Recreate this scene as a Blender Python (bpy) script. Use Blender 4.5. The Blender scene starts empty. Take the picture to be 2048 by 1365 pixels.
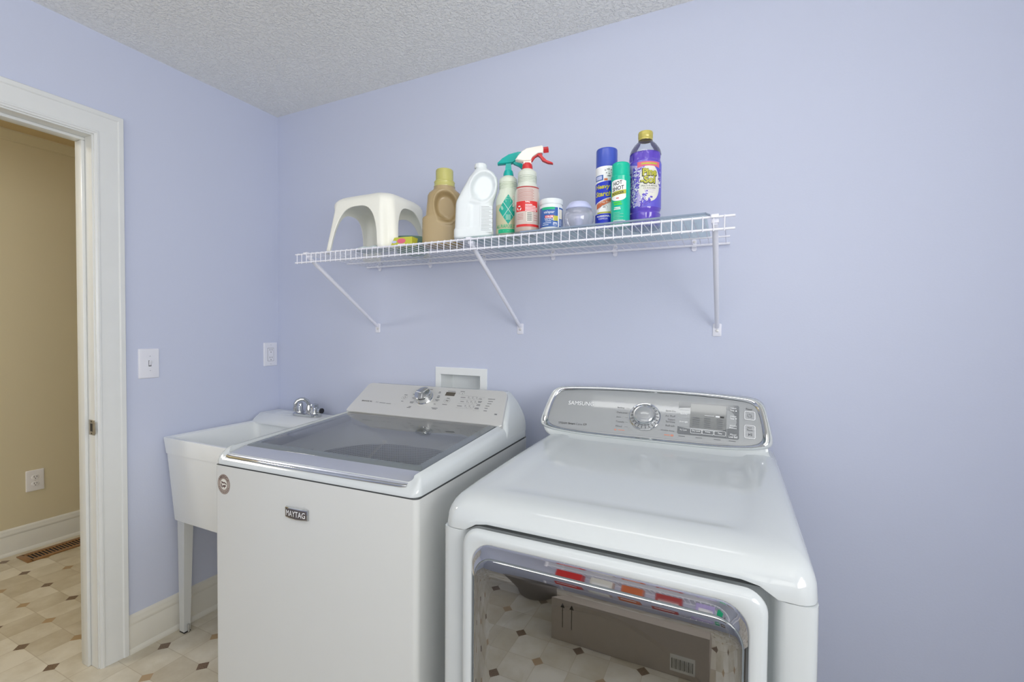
import bpy, bmesh, math, random
from mathutils import Vector, Matrix
R = math.radians
random.seed(7)
SC = bpy.context.scene
COL = SC.collection

# ------------------------------------------------------------------ camera
F, YAW, PITCH, ROLL = 917.308, 0.443074, 0.0224876, 0.00764
CAM = Vector((2.182, -1.681, 1.320))
fw = Vector((-math.sin(YAW)*math.cos(PITCH), math.cos(YAW)*math.cos(PITCH), -math.sin(PITCH)))
rt = Vector((math.cos(YAW), math.sin(YAW), 0)); up = rt.cross(fw)
rt2 = math.cos(ROLL)*rt + math.sin(ROLL)*up
up2 = -math.sin(ROLL)*rt + math.cos(ROLL)*up
cd = bpy.data.cameras.new('camera'); cam = bpy.data.objects.new('camera', cd); COL.objects.link(cam)
cd.sensor_width = 36; cd.lens = F*36/2048; cd.clip_start = 0.01
cam.matrix_world = Matrix(((rt2.x, up2.x, -fw.x, CAM.x), (rt2.y, up2.y, -fw.y, CAM.y), (rt2.z, up2.z, -fw.z, CAM.z), (0, 0, 0, 1)))
SC.camera = cam

# ------------------------------------------------------------------ world, exposure
w = bpy.data.worlds.new('world'); SC.world = w; w.use_nodes = True
w.node_tree.nodes['Background'].inputs[0].default_value = (0.8, 0.85, 1, 1)
w.node_tree.nodes['Background'].inputs[1].default_value = 0.3
SC.view_settings.view_transform = 'Standard'; SC.view_settings.look = 'None'
SC.view_settings.gamma = 1; SC.view_settings.use_curve_mapping = False
SC.view_settings.exposure = -0.78
SC.cycles.diffuse_bounces = 6; SC.cycles.max_bounces = 14; SC.cycles.transparent_max_bounces = 16
SC.cycles.caustics_reflective = False; SC.cycles.caustics_refractive = False
LAMP = 6.2        # emission of the laundry ceiling diffuser
HALL = 84.0        # emission of the unseen lamp added to brighten the hallway
def area_light(name, loc, rot, sx, sy, power, col):
    l = bpy.data.lights.new(name, 'AREA'); l.shape = 'RECTANGLE'; l.size = sx; l.size_y = sy; l.energy = power; l.color = col
    o = bpy.data.objects.new(name, l); COL.objects.link(o); o.location = loc; o.rotation_euler = rot; return o
WX0, WX1, WZ0, WZ1 = .7, 3.0, .95, 2.2       # opening added behind the camera to hold a soft fill light
area_light('added_rear_fill', ((WX0+WX1)/2, -3.22, (WZ0+WZ1)/2), (R(118), 0, 0), WX1-WX0, .9, 31, (1, .99, .97))

VY0, VY1, VZ0, VZ1 = -2.95, -1.35, .95, 2.2  # second added opening, out of view on the right, for side fill
area_light('added_side_fill', (3.33, (VY0+VY1)/2, (VZ0+VZ1)/2), (R(105), 0, R(90)), VY1-VY0, .9, 70, (1, .99, .97))

# ------------------------------------------------------------------ materials
def lin(c):
    return tuple(((v/255)/12.92 if v/255 <= .04045 else ((v/255+.055)/1.055)**2.4) for v in c)
def mat(name, col, rough=.5, metal=0, spec=.5, bump=None, vary=None, emit=None, coat=0, sss=0):
    m = bpy.data.materials.new(name); m.use_nodes = True; nt = m.node_tree; b = nt.nodes['Principled BSDF']
    c = (*lin(col), 1)
    b.inputs['Base Color'].default_value = c; b.inputs['Roughness'].default_value = rough
    b.inputs['Metallic'].default_value = metal; b.inputs['Specular IOR Level'].default_value = spec
    b.inputs['Coat Weight'].default_value = coat
    tc = nt.nodes.new('ShaderNodeTexCoord')
    if vary:
        sc, amt = vary[:2]
        n = nt.nodes.new('ShaderNodeTexNoise'); n.inputs['Scale'].default_value = sc; n.inputs['Detail'].default_value = 4
        nt.links.new(tc.outputs['Object'], n.inputs['Vector'])
        mp = nt.nodes.new('ShaderNodeMapRange'); mp.inputs[3].default_value = 1-amt; mp.inputs[4].default_value = 1+amt
        nt.links.new(n.outputs['Fac'], mp.inputs[0])
        mx = nt.nodes.new('ShaderNodeVectorMath'); mx.operation = 'SCALE'; mx.inputs[0].default_value = c[:3]
        nt.links.new(mp.outputs[0], mx.inputs['Scale']); nt.links.new(mx.outputs[0], b.inputs['Base Color'])
    if bump:
        sc, st, dist = bump[:3]
        n = nt.nodes.new('ShaderNodeTexNoise'); n.inputs['Scale'].default_value = sc; n.inputs['Detail'].default_value = 3
        if len(bump) > 3:
            mpg = nt.nodes.new('ShaderNodeMapping'); mpg.inputs['Scale'].default_value = bump[3]
            nt.links.new(tc.outputs['Object'], mpg.inputs[0]); nt.links.new(mpg.outputs[0], n.inputs['Vector'])
        else:
            nt.links.new(tc.outputs['Object'], n.inputs['Vector'])
        bp = nt.nodes.new('ShaderNodeBump'); bp.inputs['Strength'].default_value = st; bp.inputs['Distance'].default_value = dist
        nt.links.new(n.outputs['Fac'], bp.inputs['Height']); nt.links.new(bp.outputs[0], b.inputs['Normal'])
    if emit:
        b.inputs['Emission Color'].default_value = (*emit[:3], 1); b.inputs['Emission Strength'].default_value = emit[3]
    return m
def glass(name, tint, refl=1.0, rough=.02, base=0.0, gcol=(1, 1, 1), ior=1.5, haze=None):
    """thin pane: tinted see-through mixed with mirror reflection (fresnel, or a mirror-coated share)"""
    m = bpy.data.materials.new(name); m.use_nodes = True; nt = m.node_tree; nt.nodes.clear()
    out = nt.nodes.new('ShaderNodeOutputMaterial'); mx = nt.nodes.new('ShaderNodeMixShader')
    tr = nt.nodes.new('ShaderNodeBsdfTransparent'); tr.inputs[0].default_value = (*tint, 1)
    gl = nt.nodes.new('ShaderNodeBsdfGlossy'); gl.inputs['Roughness'].default_value = rough; gl.inputs[0].default_value = (*gcol, 1)
    fr = nt.nodes.new('ShaderNodeFresnel'); fr.inputs[0].default_value = ior
    mp = nt.nodes.new('ShaderNodeMapRange'); mp.inputs[3].default_value = base; mp.inputs[4].default_value = min(1, base+refl)
    nt.links.new(fr.outputs[0], mp.inputs[0]); nt.links.new(mp.outputs[0], mx.inputs[0])
    src = tr
    if haze:      # slightly milky plastic: a share of the light is scattered
        df_ = nt.nodes.new('ShaderNodeBsdfDiffuse'); df_.inputs[0].default_value = (*lin(haze[0]), 1)
        src = nt.nodes.new('ShaderNodeMixShader'); src.inputs[0].default_value = haze[1]
        nt.links.new(tr.outputs[0], src.inputs[1]); nt.links.new(df_.outputs[0], src.inputs[2])
    nt.links.new(src.outputs[0], mx.inputs[1]); nt.links.new(gl.outputs[0], mx.inputs[2]); nt.links.new(mx.outputs[0], out.inputs[0])
    return m

M = {}
M['wall'] = mat('lavender_paint', (203, 209, 228), .55, spec=.3, bump=(160, .12, .002))
M['beige'] = mat('beige_paint', (212, 204, 178), .6, spec=.3, bump=(160, .12, .002))
M['trim'] = mat('white_trim_paint', (225, 227, 225), .32, vary=(14, .03))
M['trimw'] = mat('cream_trim_paint', (222, 219, 208), .4, vary=(10, .03))
M['white'] = mat('white_enamel', (204, 209, 210), .11, spec=.5, coat=.15)
M['whitesat'] = mat('white_satin_enamel', (210, 212, 210), .3)
M['plate'] = mat('white_switch_plastic', (232, 233, 240), .35)
M['wire'] = mat('white_epoxy_wire', (236, 237, 246), .35)
M['tub'] = mat('white_tub_plastic', (238, 241, 241), .42, vary=(6, .025))
M['chrome'] = mat('chrome', (205, 207, 208), .07, 1)
M['mirror'] = mat('mirror_chrome', (226, 226, 226), .03, 1)
M['steel'] = mat('brushed_steel', (212, 212, 210), .38, .35, bump=(400, .06, .0005, (.03, 1, 1)))
M['silver'] = mat('silver_lacquer', (166, 169, 171), .07, .12, spec=.6)
M['silverlip'] = mat('silver_lid_handle', (196, 199, 208), .22, .5)
M['dark'] = mat('dark_slot', (38, 38, 40), .5)
M['gap'] = mat('shadow_gasket', (98, 102, 103), .7)
M['ink'] = mat('grey_ink', (92, 94, 98), .6)
M['inkd'] = mat('black_ink', (48, 48, 50), .6)
M['inkw'] = mat('white_ink', (245, 246, 247), .5)
M['inkr'] = mat('orange_ink', (205, 140, 120), .6)
M['frit'] = mat('dark_grey_frit', (112, 119, 122), .08, coat=.3)
M['lidglass'] = glass('tinted_lid_glass', (.90, .915, .92), 1.1, .015, .03, haze=((182, 187, 189), .14))
M['doorglass'] = glass('smoked_mirror_door_glass', (.52, .52, .50), .45, .012, .46, (.74, .745, .75))
M['clear'] = glass('clear_plastic', (.93, .95, .95), .9, .03, .02)
M['sheet'] = glass('greenish_glass_sheet', (.84, .90, .89), .35, .03, .02)
M['ballglass'] = glass('lavender_clear_plastic', (.93, .93, .97), .6, .05, .03, haze=((216, 220, 236), .38))
M['drum'] = mat('galvanised_drum', (150, 146, 138), .35, .3)
M['olive'] = mat('drum_lip_plastic', (146, 138, 112), .35)
M['stool'] = mat('almond_plastic', (246, 246, 236), .38, vary=(9, .02))
M['tan'] = mat('tan_jug_plastic', (170, 150, 112), .25)
M['olivecap'] = mat('olive_cap_plastic', (190, 186, 112), .25)
M['jug'] = mat('white_jug_plastic', (226, 232, 234), .35)
M['teal'] = mat('teal_sprayer_plastic', (0, 172, 164), .2)
M['red'] = mat('red_plastic', (205, 52, 56), .3)
M['cream'] = mat('cream_sprayer_plastic', (240, 236, 226), .35)
M['tealprint'] = mat('teal_print', (22, 168, 148), .45)
M['greenprint'] = mat('green_print', (20, 178, 128), .45)
M['palegreen'] = mat('pale_green_print', (150, 205, 185), .45)
M['redprint'] = mat('red_print', (214, 50, 50), .4)
M['brownred'] = mat('brown_red_print', (176, 70, 70), .4)
M['paper'] = mat('paper_label', (226, 224, 214), .5)
M['pinkpaper'] = mat('pinkish_label', (206, 190, 182), .45)
M['blue'] = mat('blue_cap', (66, 88, 186), .2)
M['bluep'] = mat('blue_print', (40, 60, 200), .25)
M['bluel'] = mat('blue_label_paint_pot', (58, 100, 170), .3)
M['orange'] = mat('orange_print', (206, 112, 70), .35)
M['yellow'] = mat('yellow_print', (206, 200, 40), .35)
M['olivep'] = mat('olive_print', (190, 188, 70), .35)
M['lime'] = mat('lime_print', (90, 214, 60), .35)
M['mint'] = mat('mint_can_paint', (14, 190, 158), .18)
M['purple'] = mat('purple_liquid', (98, 74, 190), .12, coat=.5)
M['violet'] = mat('violet_label', (104, 96, 208), .3)
M['lilac'] = mat('lilac_flowers', (188, 174, 224), .4, vary=(420, .5))
M['pinkp'] = mat('pink_print', (224, 110, 130), .35)
M['gold'] = mat('gold_cap', (196, 184, 96), .25, .1)
M['lav'] = mat('lavender_plastic', (196, 202, 236), .3)
M['greenbowl'] = mat('sage_plastic', (124, 156, 140), .3)
M['bag'] = mat('clear_bag_film', (214, 226, 228), .25)
M['yg'] = mat('yellow_green_packet', (196, 196, 70), .35)
M['bronze'] = mat('brown_register_metal', (150, 112, 70), .4, .2)
M['brass'] = mat('worn_nickel', (176, 170, 158), .35, .7)
M['card'] = mat('corrugated_card', (178, 166, 154), .8, vary=(30, .06))
M['binp'] = mat('dark_grey_bin_plastic', (122, 116, 113), .45)
M['lampm'] = mat('lamp_diffuser', (245, 245, 240), .4, emit=(1, .985, .95, LAMP))
M['hlampm'] = mat('added_hall_lamp_bowl', (245, 240, 225), .4, emit=(1, .985, .95, HALL))
M['blackp'] = mat('display_window', (92, 86, 78), .15)
M['panelg'] = mat('grey_panel_window', (112, 116, 120), .12, .2, coat=.4)
M['screen'] = mat('grey_lcd', (124, 127, 128), .1, .2, coat=.5)
M['btn'] = mat('silver_button', (172, 175, 178), .25, .5)
M['badge'] = mat('dark_brown_badge', (84, 78, 78), .35)
M['emblem'] = mat('taupe_sticker', (168, 156, 146), .5)
M['emblemd'] = mat('brown_sticker_print', (96, 74, 70), .5)
M['hose'] = mat('beige_hose', (206, 200, 186), .45)

def milky(name, top, liq, level):
    """translucent bottle wall: the liquid inside gives the lower part its own colour"""
    m = mat(name, top, .3); nt = m.node_tree; b = nt.nodes['Principled BSDF']
    tc = nt.nodes.new('ShaderNodeTexCoord'); sp = nt.nodes.new('ShaderNodeSeparateXYZ'); cr = nt.nodes.new('ShaderNodeValToRGB')
    mp = nt.nodes.new('ShaderNodeMapRange'); mp.inputs[1].default_value = level-.002; mp.inputs[2].default_value = level+.002
    nt.links.new(tc.outputs['Object'], sp.inputs[0]); nt.links.new(sp.outputs['Z'], mp.inputs[0]); nt.links.new(mp.outputs[0], cr.inputs[0])
    cr.color_ramp.elements[0].color = (*lin(liq), 1); cr.color_ramp.elements[1].color = (*lin(top), 1)
    nt.links.new(cr.outputs[0], b.inputs['Base Color']); return m
M['milkg'] = milky('milky_bottle_green', (216, 224, 208), (198, 194, 160), .108)
M['milkr'] = milky('milky_bottle_red', (214, 220, 208), (190, 172, 162), .092)

# textured ceiling
def ceiling_mat():
    m = mat('textured_ceiling', (242, 242, 238), .55); nt = m.node_tree; b = nt.nodes['Principled BSDF']
    tc = nt.nodes.new('ShaderNodeTexCoord')
    v = nt.nodes.new('ShaderNodeTexNoise'); v.inputs['Scale'].default_value = 95; v.inputs['Detail'].default_value = 2.5; v.inputs['Distortion'].default_value = .6
    nt.links.new(tc.outputs['Object'], v.inputs['Vector'])
    r = nt.nodes.new('ShaderNodeValToRGB'); r.color_ramp.elements[0].position = .46; r.color_ramp.elements[1].position = .64
    nt.links.new(v.outputs['Fac'], r.inputs[0])
    bp = nt.nodes.new('ShaderNodeBump'); bp.inputs['Strength'].default_value = .6; bp.inputs['Distance'].default_value = .0055
    nt.links.new(r.outputs[0], bp.inputs['Height']); nt.links.new(bp.outputs[0], b.inputs['Normal'])
    return m
M['ceil'] = ceiling_mat()

# vinyl floor: 13 cm squares, small dark and light diamonds on alternate crossings
def floor_mat():
    m = mat('vinyl_tile_floor', (200, 186, 160), .33); nt = m.node_tree; b = nt.nodes['Principled BSDF']; N = nt.nodes.new; L = nt.links.new
    tc = N('ShaderNodeTexCoord'); sp = N('ShaderNodeSeparateXYZ'); L(tc.outputs['Object'], sp.inputs[0])
    S = .13
    def mth(op, a, bb=None, c=None):
        n = N('ShaderNodeMath'); n.operation = op
        for i, v in enumerate((a, bb, c)):
            if v is None: continue
            if isinstance(v, (int, float)): n.inputs[i].default_value = v
            else: L(v, n.inputs[i])
        return n.outputs[0]
    u = mth('DIVIDE', mth('SUBTRACT', sp.outputs['X'], .084), S*.9975); v = mth('DIVIDE', mth('ADD', sp.outputs['Y'], .602), S)
    ru = mth('ROUND', u); rv = mth('ROUND', v)
    du = mth('ABSOLUTE', mth('SUBTRACT', u, ru)); dv = mth('ABSOLUTE', mth('SUBTRACT', v, rv))
    line = mth('LESS_THAN', mth('MINIMUM', du, dv), .011)
    dia = mth('LESS_THAN', mth('ADD', du, dv), .20)
    pu = mth('ABSOLUTE', mth('MODULO', ru, 2)); pv = mth('ABSOLUTE', mth('MODULO', rv, 2))
    darkd = mth('MULTIPLY', dia, mth('MULTIPLY', mth('LESS_THAN', pu, .5), mth('LESS_THAN', pv, .5)))
    lightd = mth('MULTIPLY', dia, mth('MULTIPLY', mth('GREATER_THAN', pu, .5), mth('GREATER_THAN', pv, .5)))
    cell = N('ShaderNodeCombineXYZ'); L(mth('FLOOR', u), cell.inputs[0]); L(mth('FLOOR', v), cell.inputs[1])
    wn = N('ShaderNodeTexWhiteNoise'); L(cell.outputs[0], wn.inputs[0])
    no = N('ShaderNodeTexNoise'); no.inputs['Scale'].default_value = 7; no.inputs['Detail'].default_value = 6; no.inputs['Roughness'].default_value = .6
    ad = N('ShaderNodeVectorMath'); ad.operation = 'ADD'; L(tc.outputs['Object'], ad.inputs[0]); L(wn.outputs['Color'], ad.inputs[1]); L(ad.outputs[0], no.inputs['Vector'])
    mixv = mth('ADD', mth('MULTIPLY', no.outputs['Fac'], .75), mth('MULTIPLY', wn.outputs['Value'], .25))
    cr = N('ShaderNodeValToRGB'); L(mixv, cr.inputs[0])
    cr.color_ramp.elements[0].position = .3; cr.color_ramp.elements[0].color = (*lin((188, 177, 155)), 1)
    cr.color_ramp.elements[1].position = .68; cr.color_ramp.elements[1].color = (*lin((223, 217, 203)), 1)
    e = cr.color_ramp.elements.new(.5); e.color = (*lin((206, 198, 180)), 1)
    fine = N('ShaderNodeTexNoise'); fine.inputs['Scale'].default_value = 240; L(tc.outputs['Object'], fine.inputs['Vector'])
    def mix(f, a, col):
        n = N('ShaderNodeMix'); n.data_type = 'RGBA'; L(f, n.inputs[0]); L(a, n.inputs[6])
        if isinstance(col, tuple): n.inputs[7].default_value = (*lin(col), 1)
        else: L(col, n.inputs[7])
        return n.outputs[2]
    dk = N('ShaderNodeValToRGB'); L(fine.outputs['Fac'], dk.inputs[0]); dk.color_ramp.elements[0].position = .35; dk.color_ramp.elements[1].position = .7
    dk.color_ramp.elements[0].color = (*lin((98, 78, 62)), 1); dk.color_ramp.elements[1].color = (*lin((142, 120, 100)), 1)
    c = mix(mth('MULTIPLY', line, .38), cr.outputs[0], (156, 138, 112))
    c = mix(lightd, c, (174, 148, 114)); c = mix(darkd, c, dk.outputs[0])
    L(c, b.inputs['Base Color'])
    return m
M['floor'] = floor_mat()

def basket_mat():
    m = mat('perforated_basket', (178, 182, 184), .45, 0); nt = m.node_tree; b = nt.nodes['Principled BSDF']
    tc = nt.nodes.new('ShaderNodeTexCoord'); v = nt.nodes.new('ShaderNodeTexVoronoi'); v.inputs['Scale'].default_value = 150; v.voronoi_dimensions = '2D'
    v.inputs['Randomness'].default_value = 0
    nt.links.new(tc.outputs['UV'], v.inputs['Vector'])
    r = nt.nodes.new('ShaderNodeValToRGB'); r.color_ramp.elements[0].position = .26; r.color_ramp.elements[1].position = .32
    r.color_ramp.elements[0].color = (*lin((120, 124, 126)), 1); r.color_ramp.elements[1].color = (*lin((236, 238, 240)), 1)
    nt.links.new(v.outputs['Distance'], r.inputs[0]); nt.links.new(r.outputs[0], b.inputs['Base Color']); return m
M['basket'] = basket_mat()

# ------------------------------------------------------------------ mesh building
ORG = {}
class MB:
    def __init__(s): s.v = []; s.f = []; s.fm = []; s.mats = []; s.uv = {}
    def mi(s, m):
        if m not in s.mats: s.mats.append(m)
        return s.mats.index(m)
    def add(s, vs, fs, m):
        o = len(s.v); k = s.mi(m); s.v += [tuple(p) for p in vs]
        for f in fs: s.f.append([i+o for i in f]); s.fm.append(k)
        return s
    def addbm(s, bm, m):
        bm.verts.index_update()
        s.add([v.co[:] for v in bm.verts], [[v.index for v in f.verts] for f in bm.faces], m); bm.free(); return s
    def box(s, x0, x1, y0, y1, z0, z1, m, bev=0, seg=3):
        bm = bmesh.new(); bmesh.ops.create_cube(bm, size=1)
        for v in bm.verts: v.co = Vector((x0+(v.co.x+.5)*(x1-x0), y0+(v.co.y+.5)*(y1-y0), z0+(v.co.z+.5)*(z1-z0)))
        if bev: bmesh.ops.bevel(bm, geom=bm.edges[:], offset=bev, segments=seg, profile=.5, affect='EDGES')
        return s.addbm(bm, m)
    def poly(s, pts, ax, a0, a1, m, bev=0, seg=2):
        """closed 2d outline extruded along an axis; pts in the two other axes, in order x,y,z"""
        def p3(p, a):
            return (a, p[0], p[1]) if ax == 0 else ((p[0], a, p[1]) if ax == 1 else (p[0], p[1], a))
        bm = bmesh.new(); n = len(pts)
        A = [bm.verts.new(p3(p, a0)) for p in pts]; B = [bm.verts.new(p3(p, a1)) for p in pts]
        fa = bm.faces.new(A); fb = bm.faces.new(B[::-1])
        for i in range(n): bm.faces.new((A[i], B[i], B[(i+1) % n], A[(i+1) % n]))
        bmesh.ops.recalc_face_normals(bm, faces=bm.faces[:])
        if bev: bmesh.ops.bevel(bm, geom=list(fa.edges)+list(fb.edges), offset=bev, segments=seg, profile=.5, affect='EDGES')
        return s.addbm(bm, m)
    def loft(s, rings, m, cap0=True, cap1=True, closed=True):
        n = len(rings[0]); vs = [p for r in rings for p in r]; fs = []
        for i in range(len(rings)-1):
            for j in range(n if closed else n-1):
                k = (j+1) % n; fs.append([i*n+j, i*n+k, (i+1)*n+k, (i+1)*n+j])
        if cap0: fs.append(list(range(n))[::-1])
        if cap1: fs.append([(len(rings)-1)*n+j for j in range(n)])
        return s.add(vs, fs, m)
    def lathe(s, prof, m, seg=48, c=(0, 0, 0), mod=None, ax='z', cap=True):
        rings = []
        for i, (r, z) in enumerate(prof):
            ring = []
            for j in range(seg):
                a = 2*math.pi*j/seg; rr = max(r, 1e-5)
                if mod: rr *= mod(a, z)
                x, y = rr*math.cos(a), rr*math.sin(a)
                ring.append((c[0]+x, c[1]+y, c[2]+z) if ax == 'z' else ((c[0]+x, c[1]+z, c[2]+y) if ax == 'y' else (c[0]+z, c[1]+x, c[2]+y)))
            rings.append(ring)
        return s.loft(rings, m, cap, cap)
    def tube(s, pts, r, m, seg=8, closed=False):
        P = [Vector(p) for p in pts]; n = len(P); rings = []
        rr = r if isinstance(r, (list, tuple)) else [r]*n
        prev = None
        for i in range(n):
            if closed: t = (P[(i+1) % n]-P[i-1]).normalized()
            else: t = (P[min(i+1, n-1)]-P[max(i-1, 0)]).normalized()
            if prev is None:
                a = Vector((0, 0, 1)) if abs(t.z) < .9 else Vector((1, 0, 0)); u = t.cross(a).normalized()
            else: u = (prev-t*prev.dot(t)).normalized()
            prev = u; v = t.cross(u)
            rings.append([tuple(P[i]+rr[i]*(math.cos(2*math.pi*k/seg)*u+math.sin(2*math.pi*k/seg)*v)) for k in range(seg)])
        if closed: rings.append(rings[0])
        return s.loft(rings, m, not closed, not closed)
    def grid(s, fn, nu, nv, m):
        vs = [fn(i/nu, j/nv) for j in range(nv+1) for i in range(nu+1)]
        fs = [[j*(nu+1)+i, j*(nu+1)+i+1, (j+1)*(nu+1)+i+1, (j+1)*(nu+1)+i] for j in range(nv) for i in range(nu)]
        return s.add(vs, fs, m)
    def patch(s, Rr, s0, s1, zl, zh, m, n=16, off=.0003, c=(0, 0), a0=0, nz=1):
        """piece of print wrapped on a cylinder: s = arc length from the front (-y), zl/zh numbers or functions of s"""
        fl = zl if callable(zl) else (lambda q: zl); fh = zh if callable(zh) else (lambda q: zh); RR = Rr+off
        def fn(i, j):
            q = s0+(s1-s0)*i; z = fl(q)+(fh(q)-fl(q))*j; a = q/Rr+a0
            return (c[0]+RR*math.sin(a), c[1]-RR*math.cos(a), z)
        return s.grid(fn, n, nz, m)
    def text(s, st, place, m, w=None, h=None, cx=0, cy=0, align='c', bold=0, slant=0):
        """lettering; scaled to width w and/or cap height h, centred on cx,cy; place(x,y) gives the 3d point"""
        V, Fc = glyphs(st, 0 if any(c in st for c in 'MWw') else bold)
        xs = [p[0] for p in V]; ys = [p[1] for p in V]; x0, x1, y0, y1 = min(xs), max(xs), min(ys), max(ys)
        sx = w/(x1-x0) if w else None; sy = h/(y1-y0) if h else None
        if sx is None: sx = sy
        if sy is None: sy = sx
        ox = {'c': (x0+x1)/2, 'l': x0, 'r': x1}[align]
        return s.add([place(cx+(p[0]-ox)*sx+slant*(p[1]-y0)*sy, cy+(p[1]-(y0+y1)/2)*sy) for p in V], Fc, m)
    def build(s, name, parent=None, loc=None, smooth=40, local=False):
        me = bpy.data.meshes.new(name); o_ = ORG.get(parent.name, (0, 0, 0)) if parent else ((0, 0, 0) if local else (loc or (0, 0, 0)))
        if parent and parent.parent: o_ = ORG.get(parent.parent.name, o_) if parent.name not in ORG else o_
        me.from_pydata([(x-o_[0], y-o_[1], z-o_[2]) for x, y, z in s.v], [], s.f)
        for m in s.mats: me.materials.append(m)
        me.polygons.foreach_set('material_index', s.fm); me.update()
        bm = bmesh.new(); bm.from_mesh(me); bmesh.ops.recalc_face_normals(bm, faces=bm.faces[:]); bm.to_mesh(me); bm.free()
        if smooth:
            me.polygons.foreach_set('use_smooth', [True]*len(me.polygons)); me.set_sharp_from_angle(angle=R(smooth))
        o = bpy.data.objects.new(name, me); COL.objects.link(o)
        if parent: o.parent = parent
        elif loc: o.location = loc
        ORG[o.name] = o_ if parent else (loc or (0, 0, 0))
        return o
def face_towards(o, d):
    # an open sheet has no inside: turn its faces so that they look along d
    if sum(p.normal.dot(Vector(d))*p.area for p in o.data.polygons) < 0: o.data.flip_normals()
def split_build(b, key, parent, label=None):
    groups = {}
    for f, k in zip(b.f, b.fm):
        c = [sum(b.v[i][a] for i in f)/len(f) for a in range(3)]
        groups.setdefault(key(*c), []).append((f, k))
    for nm, fs in groups.items():
        q = MB(); q.mats = list(b.mats); used = {}
        for f, k in fs:
            ids = []
            for i in f:
                if i not in used: used[i] = len(q.v); q.v.append(b.v[i])
                ids.append(used[i])
            q.f.append(ids); q.fm.append(k)
        o = part(q, nm.split('#')[0], parent, label, smooth=0)
_G = {}
def glyphs(st, bold=0):
    k = (st, bold)
    if k in _G: return _G[k]
    cu = bpy.data.curves.new('t', 'FONT'); cu.body = st; cu.size = 1; cu.offset = bold; cu.resolution_u = 3
    ob = bpy.data.objects.new('t', cu); COL.objects.link(ob)
    bpy.context.view_layer.update(); dg = bpy.context.evaluated_depsgraph_get()
    me = bpy.data.meshes.new_from_object(ob.evaluated_get(dg))
    _G[k] = ([tuple(v.co[:2]) for v in me.vertices], [list(p.vertices) for p in me.polygons])
    bpy.data.objects.remove(ob); bpy.data.curves.remove(cu); bpy.data.meshes.remove(me)
    return _G[k]
def rrect(x0, x1, y0, y1, r, z, k=6, f=None):
    """rounded rectangle ring in plan at height z; k points per corner; counter-clockwise"""
    out = []
    for cx, cy, a in ((x1-r, y1-r, 0), (x0+r, y1-r, 90), (x0+r, y0+r, 180), (x1-r, y0+r, 270)):
        for i in range(k+1):
            t = R(a+90*i/k); out.append((cx+r*math.cos(t), cy+r*math.sin(t)))
    return [(x, y, z(x, y) if callable(z) else z) for x, y in out] if f is None else [f(x, y) for x, y in out]
def rr2(x0, x1, y0, y1, r, k=6): return [(p[0], p[1]) for p in rrect(x0, x1, y0, y1, r, 0, k)]
def lerp(a, b, t): return a+(b-a)*t
def interp(tab, x):
    if x <= tab[0][0]: return tab[0][1]
    for (a, b), (c, d) in zip(tab, tab[1:]):
        if x <= c: return b+(d-b)*(x-a)/(c-a)
    return tab[-1][1]
def smooth_interp(tab, x):
    if x <= tab[0][0]: return tab[0][1]
    for (a, b), (c, d) in zip(tab, tab[1:]):
        if x <= c:
            t = (x-a)/(c-a); t = t*t*(3-2*t); return b+(d-b)*t
    return tab[-1][1]
def tag(o, label, cat, group=None, kind=None):
    o['label'] = label; o['category'] = cat
    if group: o['group'] = group
    if kind: o['kind'] = kind
    return o
def thing(name, label, cat, loc, rotz=0, org=None, group=None):
    o = bpy.data.objects.new(name, None); COL.objects.link(o); o.location = loc; o.rotation_euler = (0, 0, rotz)
    o.empty_display_size = .05; ORG[o.name] = org if org else (0, 0, 0); tag(o, label, cat, group); return o
def part(mb, name, parent, label=None, smooth=40):
    o = mb.build(name, parent, smooth=smooth)
    if label: o['label'] = label
    return o
def struct(mb, name, label=None, cat=None, smooth=40, parent=None):
    o = mb.build(name, parent, smooth=smooth)
    if not parent: tag(o, label, cat, kind='structure')
    return o

# ================================================================== SETTING
ZC = 2.44
YF, XR = -3.2, 3.35          # wall behind the camera, wall on the right
HX, HY0, HY1 = -1.56, -2.6, 1.1
DY0, DY1, DZ = -.789, -1.60, 2.043      # door opening
struct(MB().box(HX-.1, XR+.1, YF-.1, HY1+.1, -.05, 0, M['floor']), 'floor', 'tan vinyl tile floor with small dark and light brown diamonds', 'floor')
# back wall with the hole for the washer supply box
bx0, bx1, bz0, bz1 = 1.043, 1.238, .96, 1.126
b = MB()
b.box(0, bx0, 0, .11, 0, ZC, M['wall']); b.box(bx1, XR, 0, .11, 0, ZC, M['wall'])
b.box(bx0, bx1, 0, .11, 0, bz0, M['wall']); b.box(bx0, bx1, 0, .11, bz1, ZC, M['wall'])
struct(b, 'wall_back', 'lavender painted wall behind the washer and dryer', 'wall')
b = MB()
for (x0, x1, m) in ((-.058, 0, M['wall']), (-.115, -.058, M['beige'])):
    b.box(x0, x1, DY0+.0185, HY1 if x1 < 0 else .11, 0, ZC, m)
    b.box(x0, x1, YF, DY1-.0185, 0, ZC, m); b.box(x0, x1, DY1-.0185, DY0+.0185, DZ+.0185, ZC, m)
struct(b, 'wall_left', 'lavender painted wall with the doorway and light switch', 'wall')
b = MB(); b.box(XR, XR+.1, YF, VY0, 0, ZC, M['wall']); b.box(XR, XR+.1, VY1, .11, 0, ZC, M['wall']); b.box(XR, XR+.1, VY0, VY1, 0, VZ0, M['wall']); b.box(XR, XR+.1, VY0, VY1, VZ1, ZC, M['wall'])
struct(b, 'wall_right', 'lavender painted wall to the right of the dryer', 'wall')
b = MB(); b.box(-.115, WX0, YF-.1, YF, 0, ZC, M['wall']); b.box(WX1, XR, YF-.1, YF, 0, ZC, M['wall']); b.box(WX0, WX1, YF-.1, YF, 0, WZ0, M['wall']); b.box(WX0, WX1, YF-.1, YF, WZ1, ZC, M['wall'])
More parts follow.
